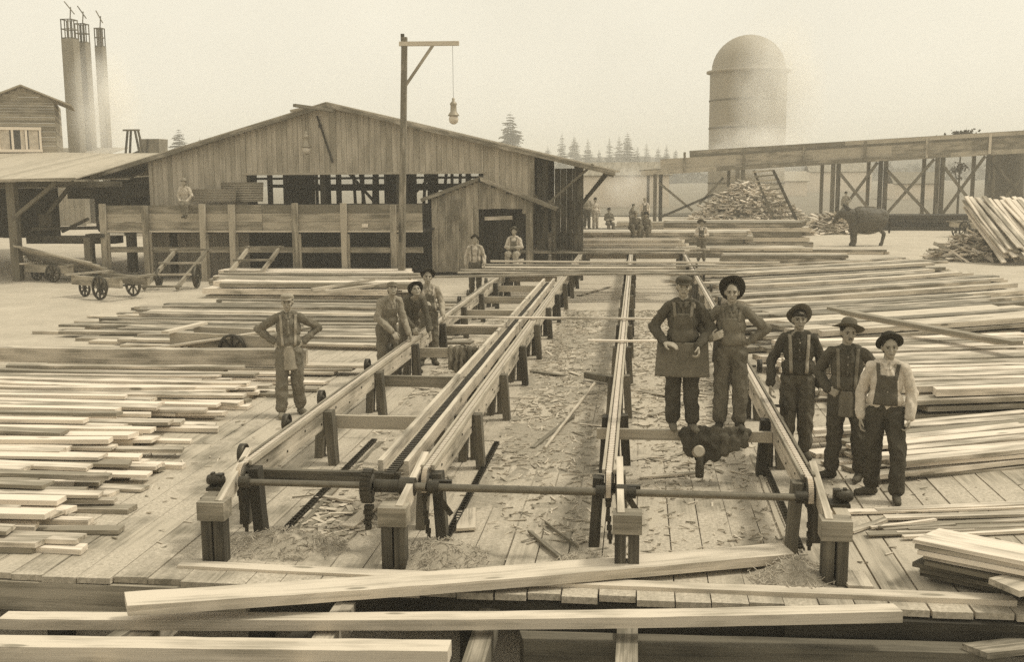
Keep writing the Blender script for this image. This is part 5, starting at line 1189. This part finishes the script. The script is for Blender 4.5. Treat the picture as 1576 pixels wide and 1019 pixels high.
p = GY(1480, 205, 85); leafy('leafy_tree', 'small leafy tree whose top pokes above the chute', p.x, 85, p.z-.5, 1.4, .8, 420, .1, s0=.08, s1=.2)
p = GY(1478, 255, 82); leafy('shrub', 'sprig of leaves hanging below the chute', p.x, 82, p.z-.3, .8, .6, 160, .06, s0=.06, s1=.16)
def conifer(x, y, h, label, base=0, full=1.0, seed=0):
    t = thing('conifer', label, 'tree', (x, y, base), group='little conifers of the far tree line' if label.startswith('little') else None); b = MB(); b.cyl((0, 0, 0), (0, 0, h), h*.014+.05, .02, 7); b.build('trunk', 'trunk', t)
    b = MB(); z = h*.12
    while z < h*.99:
        k = 1-z/h; L_ = h*.21*full*(k**.8)*random.uniform(.7, 1.15)+.12; n = random.randint(6, 8); a0 = random.uniform(0, 6)
        for i in range(n):
            a = a0+6.283*i/n+random.uniform(-.3, .3); l = L_*1.5*random.uniform(.55, 1.1); dz = -l*random.uniform(.05, .4)
            d = Vector((math.cos(a), math.sin(a), 0)); s = Vector((-math.sin(a), math.cos(a), 0))
            for q in range(6):
                f0 = q/6; p = d*l*f0+Vector((0, 0, z+dz*f0)); w = l*.34*(1-f0*.6)
                for sg in (-1, 1): b.add([p, p+d*l*.22+s*sg*w*.3, p+d*l*.12+s*sg*w+Vector((0, 0, -w*random.uniform(.2, .9))), p+s*sg*w*.4-Vector((0, 0, w*.3))], [[0, 1, 2, 3]])
        z += h*.028*random.uniform(.7, 1.3)
    b.build('crown', 'foliage', t)
TL = [(785, 172, 150, 1.25, 'tallest conifer, standing alone above the mill roof'), (865, 205, 200, .7, 'thin conifer second from the left behind the mill'), (905, 213, 210, .8, 'low ragged conifer right of the thin one'), (938, 211, 205, .7, 'narrow conifer just left of the broad one'),
      (966, 202, 190, 1.1, 'broad dark conifer in the middle of the hill line'), (995, 219, 220, .8, 'small conifer right of the broad one'), (1013, 226, 230, .8, 'smallest conifer, last before the chute'), (275, 198, 120, 1.3, 'bushy conifer beyond the left roof slope'), (307, 212, 130, .8, 'tiny treetop peeping over the left mill roof')]
for px, py, y, full, lab in TL:
    y *= 1.7; p = GY(px, py, y); conifer(p.x, y, p.z-0, lab, 0, full*random.uniform(.95, 1.35))
for k, px in enumerate((884, 922, 953, 981, 1026, 1040, 843, 830)):
    y = 330+random.uniform(-40, 60); p = GY(px, random.uniform(208, 232), y); conifer(p.x, y, p.z, 'little conifer filling the gaps of the far tree line', 0, random.uniform(.8, 1.3))
# far farm buildings and dim woods under the trestle
for (px, py, y, w, h, lab) in ((1290, 262, 170, 9, 3.4, 'pale distant barn seen under the chute'), (1215, 268, 150, 4, 2.2, 'tiny pale hut in the distant field'), (1405, 280, 130, 5, 2.0, 'low distant shed behind the trestle braces'), (960, 300, 110, 9, 3.2, 'pale distant shed behind the standing workers')):
    p = GY(px, py, y); f_ = thing('distant_barn', lab, 'building', (p.x, y, 0)); b = MB(); b.box((0, 0, h/2), (w, 5, h)); b.build('wall', 'white_paint', f_); b = MB(); b.bar((0, -2.8, h), (0, 0, h+1.3), w+.6, .1); b.bar((0, 2.8, h), (0, 0, h+1.3), w+.6, .1); b.build('roof', 'siding', f_)
b = MB()
for _ in range(5000):
    x = random.uniform(-40, 130); y = random.uniform(300, 380); hh = 3.0+2.5*noise.noise(Vector((x*.06, 0, 0)))+(2 if x > 40 else 0); z = random.uniform(0, 1)**.7*hh; s = random.uniform(.5, 1.2)
    d = Vector([random.gauss(0, 1) for _ in range(3)]).normalized()*s; e = d.cross(Vector([random.gauss(0, 1) for _ in range(3)])).normalized()*s*.7; p = Vector((x, y, z)); b.add([p-d, p+e, p+d, p-e], [[0, 1, 2, 3]])
tag(b.build('far_woods', 'foliage'), 'dim line of woods across the distant fields', 'woods', kind='stuff')

# ------------------------------------------------------------------ smoke and air
def volbox(name, c, s, dens, label, noisy=True, cat='smoke', soft=1.6, nscale=.35):
    b = MB()
    if noisy: b.lathe([(0, -1), (.4, -.92), (.75, -.66), (.95, -.3), (1, 0), (.95, .3), (.75, .66), (.4, .92), (0, 1)], n=20)
    else: b.box((0, 0, 0), (2, 2, 2))
    m = bpy.data.materials.new(name); m.use_nodes = True; N = m.node_tree.nodes; L = m.node_tree.links; N.clear()
    out = N.new('ShaderNodeOutputMaterial'); pv = N.new('ShaderNodeVolumePrincipled'); pv.inputs['Color'].default_value = (.985, .975, .95, 1); pv.inputs['Anisotropy'].default_value = .0
    if noisy:
        tc = N.new('ShaderNodeTexCoord'); ln_ = N.new('ShaderNodeVectorMath'); ln_.operation = 'LENGTH'; L.new(tc.outputs['Object'], ln_.inputs[0])
        nn = N.new('ShaderNodeTexNoise'); nn.inputs['Scale'].default_value = 1.7; nn.inputs['Detail'].default_value = 4; L.new(tc.outputs['Object'], nn.inputs['Vector'])
        mr = N.new('ShaderNodeMapRange'); mr.inputs[1].default_value = 1.0; mr.inputs[2].default_value = .35; mr.inputs[3].default_value = 0; mr.inputs[4].default_value = 1; L.new(ln_.outputs['Value'], mr.inputs[0])
        m2 = N.new('ShaderNodeMapRange'); m2.inputs[1].default_value = .36; m2.inputs[2].default_value = .62; m2.inputs[3].default_value = .1; m2.inputs[4].default_value = 1; L.new(nn.outputs['Fac'], m2.inputs[0])
        mm = N.new('ShaderNodeMath'); mm.operation = 'MULTIPLY'; L.new(mr.outputs[0], mm.inputs[0]); L.new(m2.outputs[0], mm.inputs[1])
        m3 = N.new('ShaderNodeMath'); m3.operation = 'MULTIPLY'; m3.inputs[1].default_value = dens; L.new(mm.outputs[0], m3.inputs[0]); L.new(m3.outputs[0], pv.inputs['Density'])
    else: pv.inputs['Density'].default_value = dens
    L.new(pv.outputs[0], out.inputs['Volume']); MATS[name] = m
    o = b.build(name, name); o.location = c; o.scale = s; tag(o, label, cat, kind='stuff'); return o
p = GY(1196, 150, 85); volbox('smoke', (p.x, 84.5, p.z), (3.9, 2.2, 7.5), .85, 'pale smoke drifting before the right side of the burner')
p = GY(1160, 228, 82); volbox('smoke', (p.x, 81.5, p.z), (4.5, 1.8, 2.2), .8, 'low smoke puff behind the chute at the burner foot')
p = GY(178, 170, 72); volbox('smoke', (p.x, 70.5, p.z), (2.8, 2.0, 5.0), .8, 'pale smoke around the boiler stacks')
p = GY(965, 285, 66); volbox('smoke', (p.x, 66, p.z), (1.7, .8, 1.6), .7, 'white steam blowing from the end of the chute')
def haze():
    x, y0, y1, zt, zb = 640, -61, 1250, 22, -2.4
    b = MB(); b.box((0, (y0+y1)/2, (zt+zb)/2), (2*x, y1-y0, zt-zb))
    m = bpy.data.materials.new('haze'); m.use_nodes = True; N = m.node_tree.nodes; L = m.node_tree.links; N.clear()
    out = N.new('ShaderNodeOutputMaterial'); pv = N.new('ShaderNodeVolumePrincipled'); pv.inputs['Color'].default_value = (.97, .95, .88, 1); pv.inputs['Density'].default_value = HAZE
    L.new(pv.outputs[0], out.inputs['Volume']); MATS['haze'] = m
    tag(b.build('haze', 'haze'), 'pale smoky air over the whole yard', 'haze', kind='stuff')
if HAZE > 0: haze()
